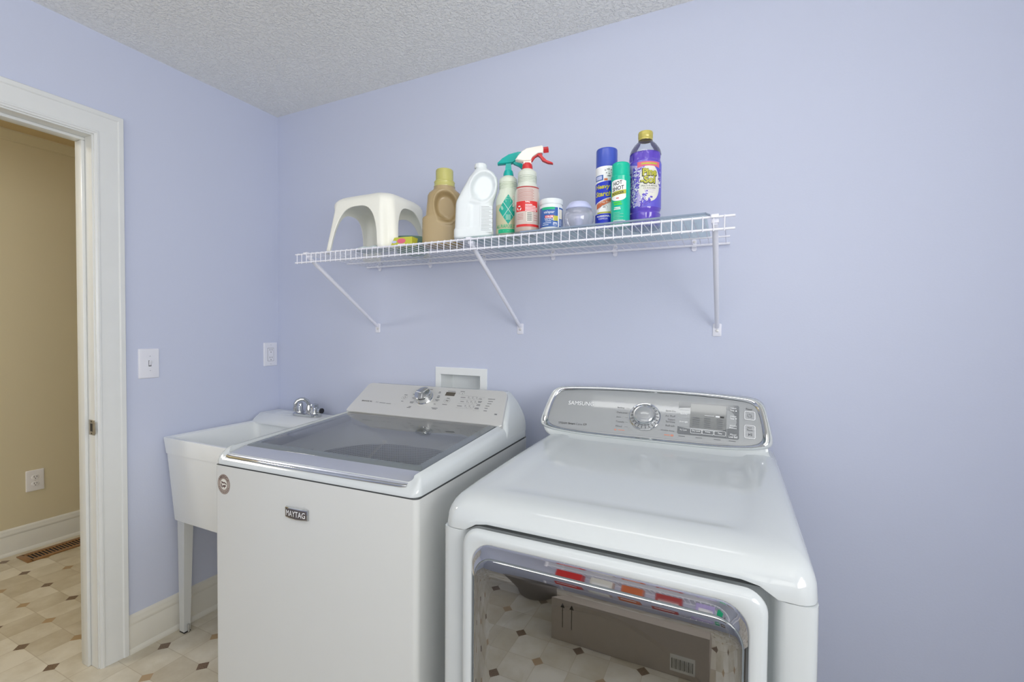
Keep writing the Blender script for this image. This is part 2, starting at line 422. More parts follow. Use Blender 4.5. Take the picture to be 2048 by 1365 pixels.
struct(b, 'wall_front', 'lavender painted wall facing the dryer', 'wall')
struct(MB().box(HX-.1, HX, HY0, HY1, 0, ZC, M['beige']), 'wall_hallway', 'beige painted hallway wall seen through the doorway', 'wall')
b = MB(); b.box(HX-.1, -.058, HY1, HY1+.1, 0, ZC, M['beige']); b.box(HX-.1, -.115, HY0-.1, HY0, 0, ZC, M['beige'])
struct(b, 'wall_hallway_end', 'beige end walls of the hallway', 'wall')
struct(MB().box(-.06, XR, YF, .11, ZC, ZC+.08, M['ceil']), 'ceiling', 'white stippled ceiling', 'ceiling')
M['hceil'] = mat('hall_ceiling_paint', (214, 196, 160), .8, bump=(90, .5, .004))
struct(MB().box(HX-.1, -.06, HY0-.1, HY1+.1, ZC, ZC+.08, M['hceil']), 'ceiling_hallway', 'textured hallway ceiling above the doorway', 'ceiling')

b = MB()
for x0, x1, z0, z1 in ((WX0, WX1, WZ0, WZ0+.05), (WX0, WX1, WZ1-.05, WZ1), (WX0, WX0+.05, WZ0, WZ1), (WX1-.05, WX1, WZ0, WZ1), ((WX0+WX1)/2-.03, (WX0+WX1)/2+.03, WZ0, WZ1)): b.box(x0, x1, YF-.005, YF+.03, z0, z1, M['trim'], .003)
struct(b, 'added_window_1', 'white framed window added for fill light in the wall behind the camera', 'window')  # frame added round the rear fill light, never in view
b = MB()
for y0, y1, z0, z1 in ((VY0, VY1, VZ0, VZ0+.05), (VY0, VY1, VZ1-.05, VZ1), (VY0, VY0+.05, VZ0, VZ1), (VY1-.05, VY1, VZ0, VZ1), ((VY0+VY1)/2-.03, (VY0+VY1)/2+.03, VZ0, VZ1)): b.box(XR-.02, XR+.02, y0, y1, z0, z1, M['trim'], .003)
struct(b, 'added_window_2', 'white framed window added for fill light in the right hand wall', 'window')  # frame for the added side fill, likewise unseen
# profile swept along a straight wall run: prof = (distance from wall, height)
def run(b, prof, axis, wall, sgn, a0, a1, m):
    """axis 1: along y on the plane x=wall; axis 0: along x on the plane y=wall"""
    A = [((wall+sgn*d, a0, h) if axis == 1 else (a0, wall+sgn*d, h)) for d, h in prof]
    B = [((wall+sgn*d, a1, h) if axis == 1 else (a1, wall+sgn*d, h)) for d, h in prof]
    return b.loft([A, B], m)
BASE = [(0, 0), (.024, 0), (.024, .006), (.021, .014), (.0135, .019), (.0135, .105), (.0115, .109), (.0115, .113), (.0135, .117), (.0125, .126), (.009, .134), (.009, .140), (.006, .148), (0, .152)]
b = MB(); run(b, BASE, 1, 0, 1, -.694, 0, M['trimw']); struct(b, 'baseboard_left', 'cream moulded baseboard under the laundry sink', 'baseboard')
b = MB(); run(b, BASE, 0, 0, -1, .025, XR, M['trimw']); struct(b, 'baseboard_back', 'cream moulded baseboard behind the machines', 'baseboard')
b = MB(); run(b, BASE, 1, HX, 1, HY0, HY1, M['trim']); struct(b, 'baseboard_hallway', 'white baseboard along the beige hallway wall', 'baseboard')
CROWN = [(0, 2.385), (.006, 2.385), (.006, 2.392), (.012, 2.398), (.02, 2.412), (.034, 2.424), (.04, 2.43), (.04, 2.44), (0, 2.44)]
b = MB(); run(b, CROWN, 1, HX, 1, HY0, HY1, M['beige']); struct(b, 'trim_1', 'beige crown moulding at the top of the hallway wall', 'crown moulding')
# door casing, mitred
CAS = [(0, 0), (0, .009), (.006, .011), (.008, .0135), (.013, .0135), (.015, .0105), (.017, .0105), (.028, .013), (.066, .0165), (.070, .0165), (.074, .0205), (.088, .0205), (.0905, .017), (.0905, 0)]
yi, yo, zi = DY0+.005, DY1-.005, DZ+.006
path = [lambda d: (yi+d, 0), lambda d: (yi+d, zi+d), lambda d: (yo-d, zi+d), lambda d: (yo-d, 0)]
b = MB(); b.loft([[(t, *fnp(d)) for d, t in CAS] for fnp in path], M['trim'])
struct(b, 'trim_2', 'white moulded casing around the doorway', 'door casing', smooth=25)
b2 = MB()
b2.box(-.125, .002, DY0-.0, DY0+.018, 0, DZ+.018, M['trim'], .0015, 1)
b2.box(-.125, .002, DY1-.018, DY1, 0, DZ+.018, M['trim'], .0015, 1)
b2.box(-.125, .002, DY1, DY0, DZ, DZ+.018, M['trim'], .0015, 1)
b2.box(-.095, -.047, DY0-.0115, DY0, 0, DZ-.0115, M['trim'], .003, 2)
b2.box(-.095, -.047, DY1, DY1+.0115, 0, DZ-.0115, M['trim'], .003, 2)
b2.box(-.095, -.047, DY1, DY0, DZ-.0115, DZ, M['trim'], .003, 2)
jamb = struct(b2, 'door_1', 'white door jamb with stop strips and nickel strike plate', 'door frame')
b = MB(); b.box(-.040, .003, DY0-.0022, DY0, .908, .966, M['brass'], .0008, 1); b.box(-.0285, -.012, DY0-.0026, DY0-.002, .922, .952, M['dark'])
b.box(.001, .011, DY0-.004, DY0-.001, .914, .960, M['brass'], .001, 1)
for z in (.914, .960): b.lathe([(0, 0), (.0035, 0), (.003, .001), (0, .0012)], M['chrome'], 12, (-.02, DY0-.0022, z), ax='y')
part(b, 'strike_plate', jamb, 'worn nickel strike plate')

# hallway floor register
g = thing('floor_register', 'brown metal floor register set in the vinyl beside the hallway baseboard', 'vent', (-1.41, -.39, 0), org=(-1.41, -.39, 0))
b = MB(); x0, x1, y0, y1 = -1.482, -1.338, -.550, -.215
b.box(x0, x1, y0, y0+.028, 0, .006, M['bronze'], .002); b.box(x0, x1, y1-.028, y1, 0, .006, M['bronze'], .002)
b.box(x0, x0+.03, y0+.02, y1-.02, 0, .006, M['bronze'], .002); b.box(x1-.03, x1, y0+.02, y1-.02, 0, .006, M['bronze'], .002)
part(b, 'frame', g)
b = MB(); b.box(x0+.02, x1-.02, y0+.02, y1-.02, 0, .001, M['dark']); part(b, 'duct_opening', g, 'dark duct opening')
b = MB()
for i in range(19):
    yy = y0+.030+i*(y1-y0-.06)/18.0; b.box(x0+.026, x1-.026, yy-.0028, yy+.0028, .001, .0052, M['bronze'], .0008, 1)
part(b, 'louvres', g)

# ---------------------------------------------------------------- switch and outlets
def plate_yz(g, x, y0, y1, z0, z1):
    b = MB()
    b.loft([[(x+t, *p) for p in rr2(y0+i, y1-i, z0+i, z1-i, .004)] for t, i in ((0, 0), (.003, 0), (.0052, .0015), (.006, .004))], M['plate'])
    return part(b, 'cover_plate', g)
def screw(g, p, r=.0035):
    b = MB(); b.lathe([(0, -.001), (r, -.001), (r, .0003), (r*.8, .001), (0, .0012)], M['plate'], 14, p, ax='x')
    b.box(p[0]+.0011, p[0]+.0014, p[1]-r*.75, p[1]+r*.75, p[2]-.0005, p[2]+.0005, M['ink']); part(b, 'screw', g)
g = thing('light_switch', 'white toggle light switch plate on the lavender wall beside the door casing', 'light switch', (0, -.6075, 1.172), org=(0, -.6075, 1.172))
plate_yz(g, 0, -.6455, -.5695, 1.111, 1.234)
for z in (1.1425, 1.2025): screw(g, (.006, -.6055, z))
b = MB(); b.box(.0058, .0066, -.6105, -.6005, 1.160, 1.185, M['ink']); b.poly([(.006, 1.163), (.006, 1.182), (.0125, 1.186), (.0155, 1.182), (.0115, 1.172)], 1, -.6092, -.6018, M['plate'], .0008)
part(b, 'toggle', g)
g = thing('outlet', 'white duplex outlet with rectangular face on the lavender wall above the sink', 'outlet', (0, -.049, 1.186), org=(0, -.049, 1.186))
plate_yz(g, 0, -.0875, -.0105, 1.125, 1.2475)
b = MB(); b.box(.0055, .0075, -.0665, -.0335, 1.152, 1.219, M['plate'], .001, 1)
b.box(.0055, .0062, -.0675, -.0325, 1.151, 1.220, M['ink'])
for zc in (1.204, 1.164):
    for yy in (-.0555, -.0435): b.box(.0074, .0078, yy-.001, yy+.001, zc+.002, zc+.010, M['inkd'])
    b.box(.0074, .0078, -.0515, -.0475, zc-.008, zc-.004, M['inkd'])
b.box(.0074, .0088, -.060, -.054, 1.182, 1.187, M['plate'], .0005, 1); b.box(.0074, .0088, -.046, -.040, 1.182, 1.187, M['plate'], .0005, 1)
part(b, 'receptacle', g)
for z in (1.136, 1.236): screw(g, (.006, -.0495, z), .003)
g = thing('outlet', 'white duplex outlet low on the beige hallway wall', 'outlet', (HX, -.44, .403), org=(HX, -.44, .403))
plate_yz(g, HX, -.481, -.400, .341, .466)
for zc in (.4235, .3835):
    b = MB(); b.loft([[(HX+t, -.4405+i*.0172*math.cos(a), zc+i*max(-.013, min(.013, .0172*math.sin(a)))) for a in [2*math.pi*q/28 for q in range(28)]] for t, i in ((.0055, 1), (.0075, 1), (.0082, .95))], M['plate'])
    for yy, h in ((-.4465, .0045), (-.4345, .0035)): b.box(HX+.008, HX+.0085, yy-.0011, yy+.0011, zc+.003-h, zc+.003+h, M['inkd'])
    b.lathe([(0, 0), (.0024, 0), (.0024, .0004), (0, .0004)], M['inkd'], 12, (HX+.0082, -.4405, zc-.0075), ax='x')
    part(b, 'receptacle', g)
screw(g, (HX+.006, -.4405, .4035), .003)

# ---------------------------------------------------------------- washer supply box recessed in the wall
g = thing('supply_box', 'white recessed plumbing supply box in the wall above the washer', 'supply box', (1.143, 0, .935), org=(1.143, 0, .935))
b = MB(); fx0, fx1, fz0, fz1 = 1.015, 1.272, .935, 1.159
fr = lambda i, y: [(x, y, z) for x, z in ((fx0+i, fz0+i), (fx1-i, fz0+i), (fx1-i, fz1-i), (fx0+i, fz1-i))]
inn = lambda i, y: [(x, y, z) for x, z in ((bx0-i, bz0-i), (bx1+i, bz0-i), (bx1+i, bz1+i), (bx0-i, bz1+i))]
b.loft([fr(0, 0), fr(0, -.004), fr(.002, -.006), inn(.003, -.006), inn(0, -.003), inn(-.0005, .0)], M['tub'], False, False)
part(b, 'frame', g)
b = MB(); b.loft([inn(-.0005, -.003), inn(-.004, .085)], M['tub'], False, True); part(b, 'recess', g)
for x in (1.085, 1.195):
    b = MB(); b.tube([(x, .05, .962), (x, .05, .995)], .009, M['brass'], 12); b.box(x-.018, x+.018, .043, .05, .99, .998, M['chrome'], .002)
    part(b, 'valve', g)

# ================================================================== LAMPS OF THE ROOM, AND ONE ADDED IN THE HALLWAY
def fixture(x, y, lx, ly, label):
    """strip light hung a little below the ceiling: the wrap diffuser glows on all sides"""
    g = thing('ceiling_light', label, 'ceiling light', (x, y, ZC), org=(x, y, ZC))
    for sx in (-lx*.3, lx*.3):
        b = MB(); b.tube([(x+sx, y, ZC), (x+sx, y, ZC-.13)], .008, M['plate'], 12); b.lathe([(0, -.012), (.03, -.012), (.034, -.004), (.034, 0), (0, 0)], M['plate'], 24, (x+sx, y, ZC)); part(b, 'stem', g)
    for sx in (-1, 1):
        b = MB(); b.box(x+sx*lx/2-.012, x+sx*lx/2+.012, y-ly/2-.006, y+ly/2+.006, ZC-.205, ZC-.125, M['plate'], .006)
        part(b, 'end_cap', g)
    b = MB(); n = 20
    prof = [(-ly/2*math.cos(2*math.pi*i/n), -.165-.030*math.sin(2*math.pi*i/n)) for i in range(n)]
    b.loft([[(xx, y+p[0], ZC+p[1]) for p in prof] for xx in (x-lx/2, x+lx/2)], M['lampm']); part(b, 'diffuser', g)
fixture(1.80, -.96, .92, .13, 'long white fluorescent ceiling light above the washer and dryer')
g = thing('added_hall_lamp', 'round glass bowl lamp added out of view to light the hallway', 'ceiling light', (-.84, -1.9, ZC), org=(-.84, -1.9, ZC))  # unseen lamp, added to light the hallway
b = MB(); b.lathe([(0, 0), (.16, 0), (.16, -.02), (.15, -.03)], M['brass'], 40, (-.84, -1.9, ZC)); part(b, 'canopy', g)
b = MB(); b.lathe([(0, -.025), (.15, -.025), (.16, -.045), (.14, -.085), (.09, -.11), (0, -.12)], M['hlampm'], 40, (-.84, -1.9, ZC)); part(b, 'bowl', g)

# ================================================================== WASHER (local frame: u right, v back, origin at the front left foot)
WW, WD = .695, .70
WO = (WW/2, WD/2, 0); th = R(2.4)
def wloc(u, v): return (.848+math.cos(th)*u-math.sin(th)*v, -.862+math.sin(th)*u+math.cos(th)*v, 0)
washer = thing('washing_machine', 'white top loading washing machine with tinted glass lid beside the laundry sink', 'washing machine', wloc(WO[0], WO[1]), th, org=WO)
b = MB()
b.loft([rrect(0, WW, 0, WD, .014, z) for z in (.03, .9290)], M['whitesat'], True, False)
b.loft([rrect(.006, WW-.006, .006, WD-.006, .012, z) for z in (.92, .934)], M['gap'], False, False)
part(b, 'cabinet', washer)
for (u, v) in ((.05, .05), (WW-.05, .05), (.05, WD-.05), (WW-.05, WD-.05)):
    b = MB(); b.lathe([(0, 0), (.02, 0), (.022, .006), (.012, .014), (.012, .034), (0, .034)], M['dark'], 20, (u, v, 0)); part(b, 'foot', washer)
ZT = [(0, .957), (.012, .966), (.03, .9755), (.063, .9875), (.12, .998), (.21, 1.007), (.35, 1.009), (.52, 1.004), (.70, .995)]
ZL = [(.0, .951), (.02, .957), (.074, .9695), (.15, .983), (.25, .992), (.40, .998), (.535, 1.000)]
zt = lambda v: interp(ZT, v)
zl = lambda v: interp(ZL, v)
LU0, LU1, LV0, LV1 = .028, .662, .012, .535
def zt2(x, y):
    e = max(0, min(1, (min(x-.004, WW-.004-x))/.026)); e = e*e*(3-2*e); return zt(y)-e*max(0, min(1, (.045-y)/.03))*.0125
def outer(i, g, r):      # outline inset by i, height share g between the seam and the crown
    return rrect(i, WW-i, i, WD-i, r, lambda x, y: .932+(zt2(x, y)-.932)*g, 10)
b = MB()
inner = lambda dz, i=0: rrect(LU0+i, LU1-i, LV0+.012+i*.3, LV1-i, .012, lambda x, y: zl(y)+dz-(.012 if y < .03 else 0), 10)
b.loft([outer(.004, 0, .02), outer(.0, .04, .022), outer(0, .30, .022), outer(.002, .55, .022), outer(.006, .78, .022), outer(.012, .93, .022), outer(.019, 1.0, .022),
        rrect(LU0-.004, LU1+.004, LV0+.010, LV1+.004, .014, lambda x, y: max(zl(y)+.0045, zt(y)-.002) if y > .03 else zt2(x, y)-.001, 10), inner(-.008), inner(-.03, .012)], M['white'], False, False)
b.loft([inner(-.03, .012), rrect(.09, .60, .09, .50, .2, .90, 10)], M['tub'], False, False)
part(b, 'top_panel', washer, smooth=50)
# basket seen through the lid
b = MB(); bc = (.345, .335); N = 72
rg = [(.285, .919), (.285, .914), (.272, .914), (.272, .900)]
b.lathe(rg, M['steel'], N, (bc[0], bc[1], 0), cap=False)
part(b, 'balance_ring', washer, 'grey balance ring')
bas = MB(); bas.lathe([(.268, .906), (.266, .70), (.25, .66), (.0, .655)], M['basket'], N, (bc[0], bc[1], 0), cap=False)
bo = bas.build('basket', washer); bo['label'] = 'perforated metal basket'
uvl = bo.data.uv_layers.new(name='UVMap')
for lp in bo.data.loops:
    co = bo.data.vertices[lp.vertex_index].co; a = math.atan2(co.y-(bc[1]-WO[1]), co.x-(bc[0]-WO[0]))
    uvl.data[lp.index].uv = (a*.27, co.z)
for pl in bo.data.polygons:          # keep the unrolled pattern continuous across the seam
    us = [uvl.data[i].uv[0] for i in pl.loop_indices]
    if max(us)-min(us) > .8:
        for i in pl.loop_indices:
            if uvl.data[i].uv[0] < 0: uvl.data[i].uv[0] += 2*math.pi*.27
b = MB(); b.lathe([(0, .70), (.06, .698), (.15, .675), (.2, .662), (.2, .656)], M['tub'], 48, (bc[0], bc[1], 0)); b.lathe([(0, .74), (.03, .735), (.04, .70)], M['tub'], 24, (bc[0], bc[1], 0)); part(b, 'wash_plate', washer)
# lid
b = MB()
def lidgrid(u0, u1, v0, v1, dz, m, nv=10):
    b.grid(lambda i, j: (lerp(u0, u1, i), lerp(v0, v1, j), zl(lerp(v0, v1, j))+dz), 6, nv, m)
ring2 = lambda u0, u1, v0, v1, r, dz: rrect(u0, u1, v0, v1, r, lambda x, y: zl(y)+dz, 8)
VF = .073
b.loft([ring2(.033, .657, VF, .530, .008, -.006), ring2(.033, .657, VF, .530, .008, .001), ring2(.034, .656, VF+.001, .529, .008, .002), ring2(.058, .632, .100, .517, .008, .002), ring2(.059, .631, .101, .516, .008, -.004)], M['frit'], False, False)
lid = part(b, 'lid', washer, 'hinged lid')
b = MB(); NV = 14
for j in range(1):
    b.loft([ring2(.058, .632, .100, .517, .008, .0018), ring2(.1, .59, .15, .48, .02, .0022), ring2(.2, .5, .25, .40, .02, .0022)], M['lidglass'], False, True)
face_towards(part(b, 'lid_glass', lid, 'tinted lid glass'), (0, 0, 1))
b = MB()
prof = [(.017, -.0105), (.0145, -.007), (.0145, -.001), (.0175, .0022), (.024, .003), (VF-.004, .003), (VF, .0015), (VF, -.006)]
cs = []
for u, k in ((.031, 0), (.032, .8), (.034, 1), (.656, 1), (.658, .8), (.659, 0)):
    cs.append([(u, lerp(VF-.01, v, .6+.4*k) if v < VF-.01 else v, zl(v)+lerp(-.004, dz, k)) for v, dz in prof])
b.loft(cs, M['silverlip'])
part(b, 'lid_handle', lid, 'silver front handle strip', smooth=30)
b = MB(); b.tube([(.034, .0165, zl(.016)-.003), (.05, .0135, zl(.0135)-.003), (.2, .0125, zl(.0125)-.0035), (.49, .0125, zl(.0125)-.0035), (.64, .0135, zl(.0135)-.003), (.656, .0165, zl(.016)-.003)], .0052, M['chrome'], 12)
part(b, 'chrome_edge', lid, 'chrome front edge')
# console housing
WE = Vector((0, .112, .097)).normalized(); WN = Vector((0, -WE.z, WE.y)); WP = Vector((0, .513, 1.003))
def wf(s, t, d=0): p = WP+WE*t+WN*d; return (s, p.y, p.z)
b = MB(); rings = []
for z, u0, u1, vf in ((.955, .004, .694, .50), (.972, .004, .694, .51), (.985, .005, .693, .517), (1.005, .008, .689, .522), (1.03, .014, .681, .549), (1.06, .022, .668, .583), (1.08, .029, .655, .606), (1.092, .036, .645, .622), (1.098, .044, .636, .634)):
    vb = lerp(.70, .668, max(0, (z-.99)/.11)**1.5)
    rings.append(rrect(u0, u1, vf, vb, .010 if z > 1.09 else .016, z, 6))
b.loft(rings, M['white'], True, True); part(b, 'console_housing', washer, smooth=60)
outl = [(.020, -.004), (.30, -.005), (.64, -.006), (.664, -.0085), (.674, -.0075), (.6775, -.0025), (.6765, .006), (.654, .128), (.650, .138), (.643, .145), (.632, .149), (.052, .1495), (.040, .147), (.034, .141), (.0125, .012), (.0115, .004), (.014, -.002)]
b = MB()
cen = (.34, .07)
ins = lambda q, k: [(p[0]+(cen[0]-p[0])*k*.13, p[1]+(cen[1]-p[1])*k) for p in q]
b.loft([[wf(*p, -.008) for p in outl], [wf(*p, .0) for p in outl], [wf(*p, .0035) for p in ins(outl, .012)], [wf(*p, .005) for p in ins(outl, .035)]], M['steel'])
face = part(b, 'control_panel', washer, 'silver control panel', smooth=35)
wt = lambda d: (lambda x, y: wf(x, y, d))
# lettering and marks on the panel
b = MB()
b.text('BRAVOS XL', wt(.0054), M['inkd'], w=.050, h=.0062, cx=.082, cy=.0525, bold=.015)
b.text('MCT', wt(.0054), M['ink'], w=.012, h=.005, cx=.132, cy=.0512)
def bars(items, m, hh=.0011, d=.0054):
    for x, y, wd in items: b.grid(lambda i, j: wf(x-wd/2+wd*i, y-hh/2+hh*j, d), 1, 1, m)
bars([(.158, .0497, .028), (.187, .0485, .022)], M['ink'], .0018)
rnd = random.Random(3)
for x, y, wd in ((.283, .1234, .018), (.2765, .1029, .014), (.2815, .0843, .011), (.2845, .0655, .017), (.2845, .061, .014), (.2876, .043, .012), (.2845, .038, .016), (.3366, .1322, .014), (.3803, .123, .008), (.3803, .1185, .010), (.3844, .1035, .010), (.3848, .0985, .012), (.3848, .0945, .010), (.3867, .0845, .018), (.3867, .0800, .010), (.3849, .0641, .008), (.3932, .046, .026), (.3945, .041, .018),
                 (.2405, .0975, .014), (.2405, .0655, .010), (.4283, .1300, .032), (.4283, .0962, .012), (.4265, .0655, .020), (.4734, .1325, .018),
                 (.4865, .1045, .020), (.4905, .0855, .014), (.4885, .0645, .020), (.5577, .1035, .012), (.5605, .092, .016), (.5605, .0875, .012), (.5605, .0775, .013), (.5605, .073, .015), (.5602, .062, .014), (.5602, .0575, .016),
                 (.6005, .1064, .028), (.6005, .0955, .018), (.5995, .085, .016), (.5965, .0738, .015), (.5952, .0633, .012), (.596, .0519, .013)):
    bars([(x, y, wd)], M['ink'], .0022)
for row, x0 in ((.1045, .508), (.0855, .5095), (.0645, .511)):
    for k in range(3):
        bars([(x0+k*.0165, row+.004, .006), (x0+k*.0165+.001, row-.0015, .003)], M['ink'], .0017); bars([(x0+.0075+k*.0165, row-.003, .002)], M['inkd'], .002)
for x0, x1, y in ((.477, .545, .0955), (.477, .545, .0760), (.477, .545, .0560), (.5495, .574, .0492), (.5495, .574, .1105), (.477, .545, .113)): bars([((x0+x1)/2, y, x1-x0)], M['ink'], .0004)
for x, y in ((.2415, .0839), (.4279, .0841), (.4734, .1236)):
    for q in range(24):
        a0, a1 = 2*math.pi*q/24, 2*math.pi*(q+1)/24; r0, r1 = .0118, .0123
        b.add([wf(x+r*math.cos(a), y+r*math.sin(a)*(.85 if x < .46 else .5), .0054) for r, a in ((r0, a0), (r1, a0), (r1, a1), (r0, a1))], [[0, 1, 2, 3]], M['ink'])
for q in range(20):
    a0, a1 = R(120)+R(300)*q/20, R(120)+R(300)*(q+1)/20
    b.add([wf(.2415+r*math.cos(a), .0839+r*math.sin(a), .0054) for r, a in ((.0042, a0), (.0052, a0), (.0052, a1), (.0042, a1))], [[0, 1, 2, 3]], M['inkd'])
bars([(.2415, .0885, .001)], M['inkd'], .005)
b.add([wf(.4235, .0875, .0054), wf(.4235, .0805, .0054), wf(.4275, .084, .0054)], [[0, 1, 2]], M['inkd']); bars([(.4295, .084, .0014), (.4322, .084, .0014)], M['inkd'], .0066)
bars([(.477, .1225, .0016)], M['inkd'], .004)
bars([(.6402, .0434, .012)], M['ink'], .0008); bars([(.6402, .0385, .012)], M['ink'], .0008); bars([(.6400, .0410, .009)], M['ink'], .0025)
def wkey(u, v, z):
    for lim, nm in ((.122, 'series_name'), (.22, 'feature_name'), (.262, 'power_button_print'), (.33, 'cycle_names#a'), (.404, 'cycle_names#b'), (.455, 'start_button_print'), (.548, 'option_lights'), (.58, 'option_names'), (.63, 'option_names#b')):
        if u < lim: return nm
    return 'corner_mark'
split_build(b, wkey, face)
b = MB(); b.loft([[wf(x, y, d) for x, y in rr2(.408, .4475, .108, .1255, .001, 2)] for d in (.004, .0056)], M['blackp']); part(b, 'display', face, 'small dark display')
b = MB(); dc = (.329, .090)
def disc(r, d): return [wf(dc[0]+r*math.cos(2*math.pi*k/60), dc[1]+r*math.sin(2*math.pi*k/60), d) for k in range(60)]
b.loft([disc(.0385, .0045), disc(.0385, .0055), disc(.037, .0062), disc(.0335, .0062)], M['steel'], False, False)
b.loft([disc(.034, .005), disc(.034, .007), disc(.0315, .010), disc(.031, .030), disc(.0295, .0325), disc(.0285, .033), disc(.004, .0318), disc(.0005, .0318)], M['chrome'])
for a in (R(52), R(172), R(292)):
    ca, sa = math.cos(a), math.sin(a)
    b.add([wf(dc[0]+x*ca-y*sa, dc[1]+x*sa+y*ca, d) for x, y, d in ((.004, -.0012, .0325), (.0285, -.0012, .0335), (.0285, .0012, .0335), (.004, .0012, .0325))], [[0, 1, 2, 3]], M['inkw'])
part(b, 'dial', face, 'large chrome cycle dial', smooth=30)
# front badge and sticker
b = MB(); f0 = lambda d: (lambda x, z: (x, -d, z))
def bowed(x): return .004+.0035*(1-((x-.324)/.04)**2)
pl = lambda i, dd: [(x, -dd(x), z) for x, z in ((.285+i, .8265+i), (.3045, .8265+i-.0015), (.324, .8265+i-.002), (.3435, .8265+i-.0015), (.363-i, .8265+i), (.363-i, .8525-i), (.3435, .8525-i+.0006), (.324, .8525-i+.001), (.3045, .8525-i+.0006), (.285+i, .8525-i))]
b.loft([pl(-.001, lambda x: 0), pl(0, lambda x: bowed(x)), pl(.002, lambda x: bowed(x)+.0006)], M['chrome'])
b.loft([pl(.0022, lambda x: bowed(x)+.0006), pl(.0028, lambda x: bowed(x)+.001)], M['badge'])
b.text('MAYTAG', lambda x, z: (x, -bowed(x)-.0014, z), M['inkw'], w=.066, h=.0150, cx=.324, cy=.8395, bold=.02)
part(b, 'badge', washer, 'dark brown name badge on the front')
b = MB(); sc_ = (.0405, .8765); ell = lambda k, d: [(sc_[0]+.0255*k*math.cos(2*math.pi*q/48), -d, sc_[1]+.0285*k*math.sin(2*math.pi*q/48)) for q in range(48)]
b.loft([ell(1, 0), ell(1, .0006)], M['emblem'])
for k0, k1 in ((.985, .955), (.66, .635)): b.loft([ell(k0, .0008), ell(k1, .0008)], M['emblemd'], False, False)
V, Fc = glyphs('AMERICA', .02); xs = [p[0] for p in V]; x0, x1 = min(xs), max(xs)
def arct(p):
    a = R(158)-R(136)*(p[0]-x0)/(x1-x0); r = .0178+p[1]*.0085; return (sc_[0]+r*math.cos(a), -.0008, sc_[1]+r*math.sin(a)*1.1)
b.add([arct(p) for p in V], Fc, M['emblemd'])
ctr = lambda pts, m, d=.0008: b.add([(sc_[0]+x*.001, -d, sc_[1]+y*.001) for x, y in pts], [list(range(len(pts)))], m)
ctr([(14*math.cos(2*math.pi*q/30), 15*math.sin(2*math.pi*q/30)) for q in range(30)], M['paper'], .00075)
ctr([(-9, 9), (-2, 6), (4, 7), (12, 3), (12, 0), (4, 3), (-3, 2), (-10, 4)], M['emblemd'], .001)
ctr([(-11, 3), (-8, 1), (-7, -5), (-4, -9), (-6, -11), (-10, -7), (-12, -2)], M['emblemd'], .001)
ctr([(-6, -4), (1, -2), (8, -1), (10, -5), (4, -8), (3, -12), (0, -7), (-4, -8)], M['emblemd'], .001)
for q in range(11):
    a = R(205)+R(130)*q/10; b.add([(sc_[0]+r*math.cos(a+da), -.0008, sc_[1]+1.1*r*math.sin(a+da)) for r, da in ((.0195, -.06), (.0225, -.06), (.0225, .06), (.0195, .06))], [[0, 1, 2, 3]], M['emblemd'])
part(b, 'sticker', washer, 'round taupe sticker with arched lettering', smooth=0)

# ================================================================== DRYER
DX0, DX1, DYF, DYB = 1.628, 2.314, -.857, -.11
DOR = ((DX0+DX1)/2, (DYF+DYB)/2, 0)
dryer = thing('clothes_dryer', 'white front loading clothes dryer with smoked glass door nearest the camera', 'dryer', DOR, 0, org=DOR)
xc = DOR[0]
# cabinet: side posts stand proud of a recessed front
b = MB(); pl = [(DX0, DYB), (DX0, DYF+.016), (DX0+.003, DYF+.007), (DX0+.009, DYF+.002), (DX0+.018, DYF), (DX0+.044, DYF), (DX0+.054, DYF+.004), (DX0+.061, DYF+.013), (DX0+.065, DYF+.027), (DX0+.072, DYF+.034)]
pl = pl+[(2*xc-x, y) for x, y in pl[::-1]]
b.loft([[(x, y, z) for x, y in pl] for z in (.03, .8975)], M['white'])
part(b, 'cabinet', dryer, smooth=60)
for sx in (DX0+.06, DX1-.06):
    for yy in (DYF+.08, DYB-.06):
        b = MB(); b.lathe([(0, 0), (.02, 0), (.022, .006), (.012, .014), (.012, .034), (0, .034)], M['dark'], 20, (sx, yy, 0)); part(b, 'foot', dryer)
# top panel
ZD = [(0, .949), (.02, .957), (.05, .964), (.12, .970), (.3, .977), (.5, .982), (.75, .985)]
zd = lambda y: interp(ZD, y-DYF)
def dt(i, g, r, sink=0, dy=0): return rrect(DX0+i, DX1-i, DYF+i+dy, DYB-i, r, lambda x, y: .899+(zd(y)-.899)*g-sink, 12)
def under(i, z): # lower front edge arches up a little over the door
    return rrect(DX0+i, DX1-i, DYF+i, DYB-i, .03, lambda x, y: z+(.016*min(1, max(0, (.285-abs(x-xc))/.03)) if y < DYF+.04 else 0), 12)
def densify(fn):
    return fn
def rr_d(i, r, zf, n=16):
    """rounded outline with the front and back sides subdivided"""
    x0, x1, y0, y1 = DX0+i, DX1-i, DYF+i, DYB-i; out = []
    for cx, cy, a in ((x1-r, y1-r, 0), (x0+r, y1-r, 90), (x0+r, y0+r, 180), (x1-r, y0+r, 270)):
        for k in range(9):
            t = R(a+90*k/8); out.append((cx+r*math.cos(t), cy+r*math.sin(t)))
        if a == 90:
            for k in range(1, 10): out.append((x0, lerp(y1-r, y0+r, k/10)))
        elif a == 180:
            for k in range(1, 24): out.append((lerp(x0+r, x1-r, k/24), y0))
        elif a == 270:
            for k in range(1, 10): out.append((x1, lerp(y0+r, y1-r, k/10)))
        else:
            for k in range(1, 24): out.append((lerp(x1-r, x0+r, k/24), y1))
    return [(x, y, zf(x, y)) for x, y in out]
arch = lambda x, y: .0215*smooth_interp([(0, 0), (1, 1)], min(1, max(0, (.292-abs(x-xc))/.045))) if y < DYF+.06 else 0
zlow = .8985
b = MB()
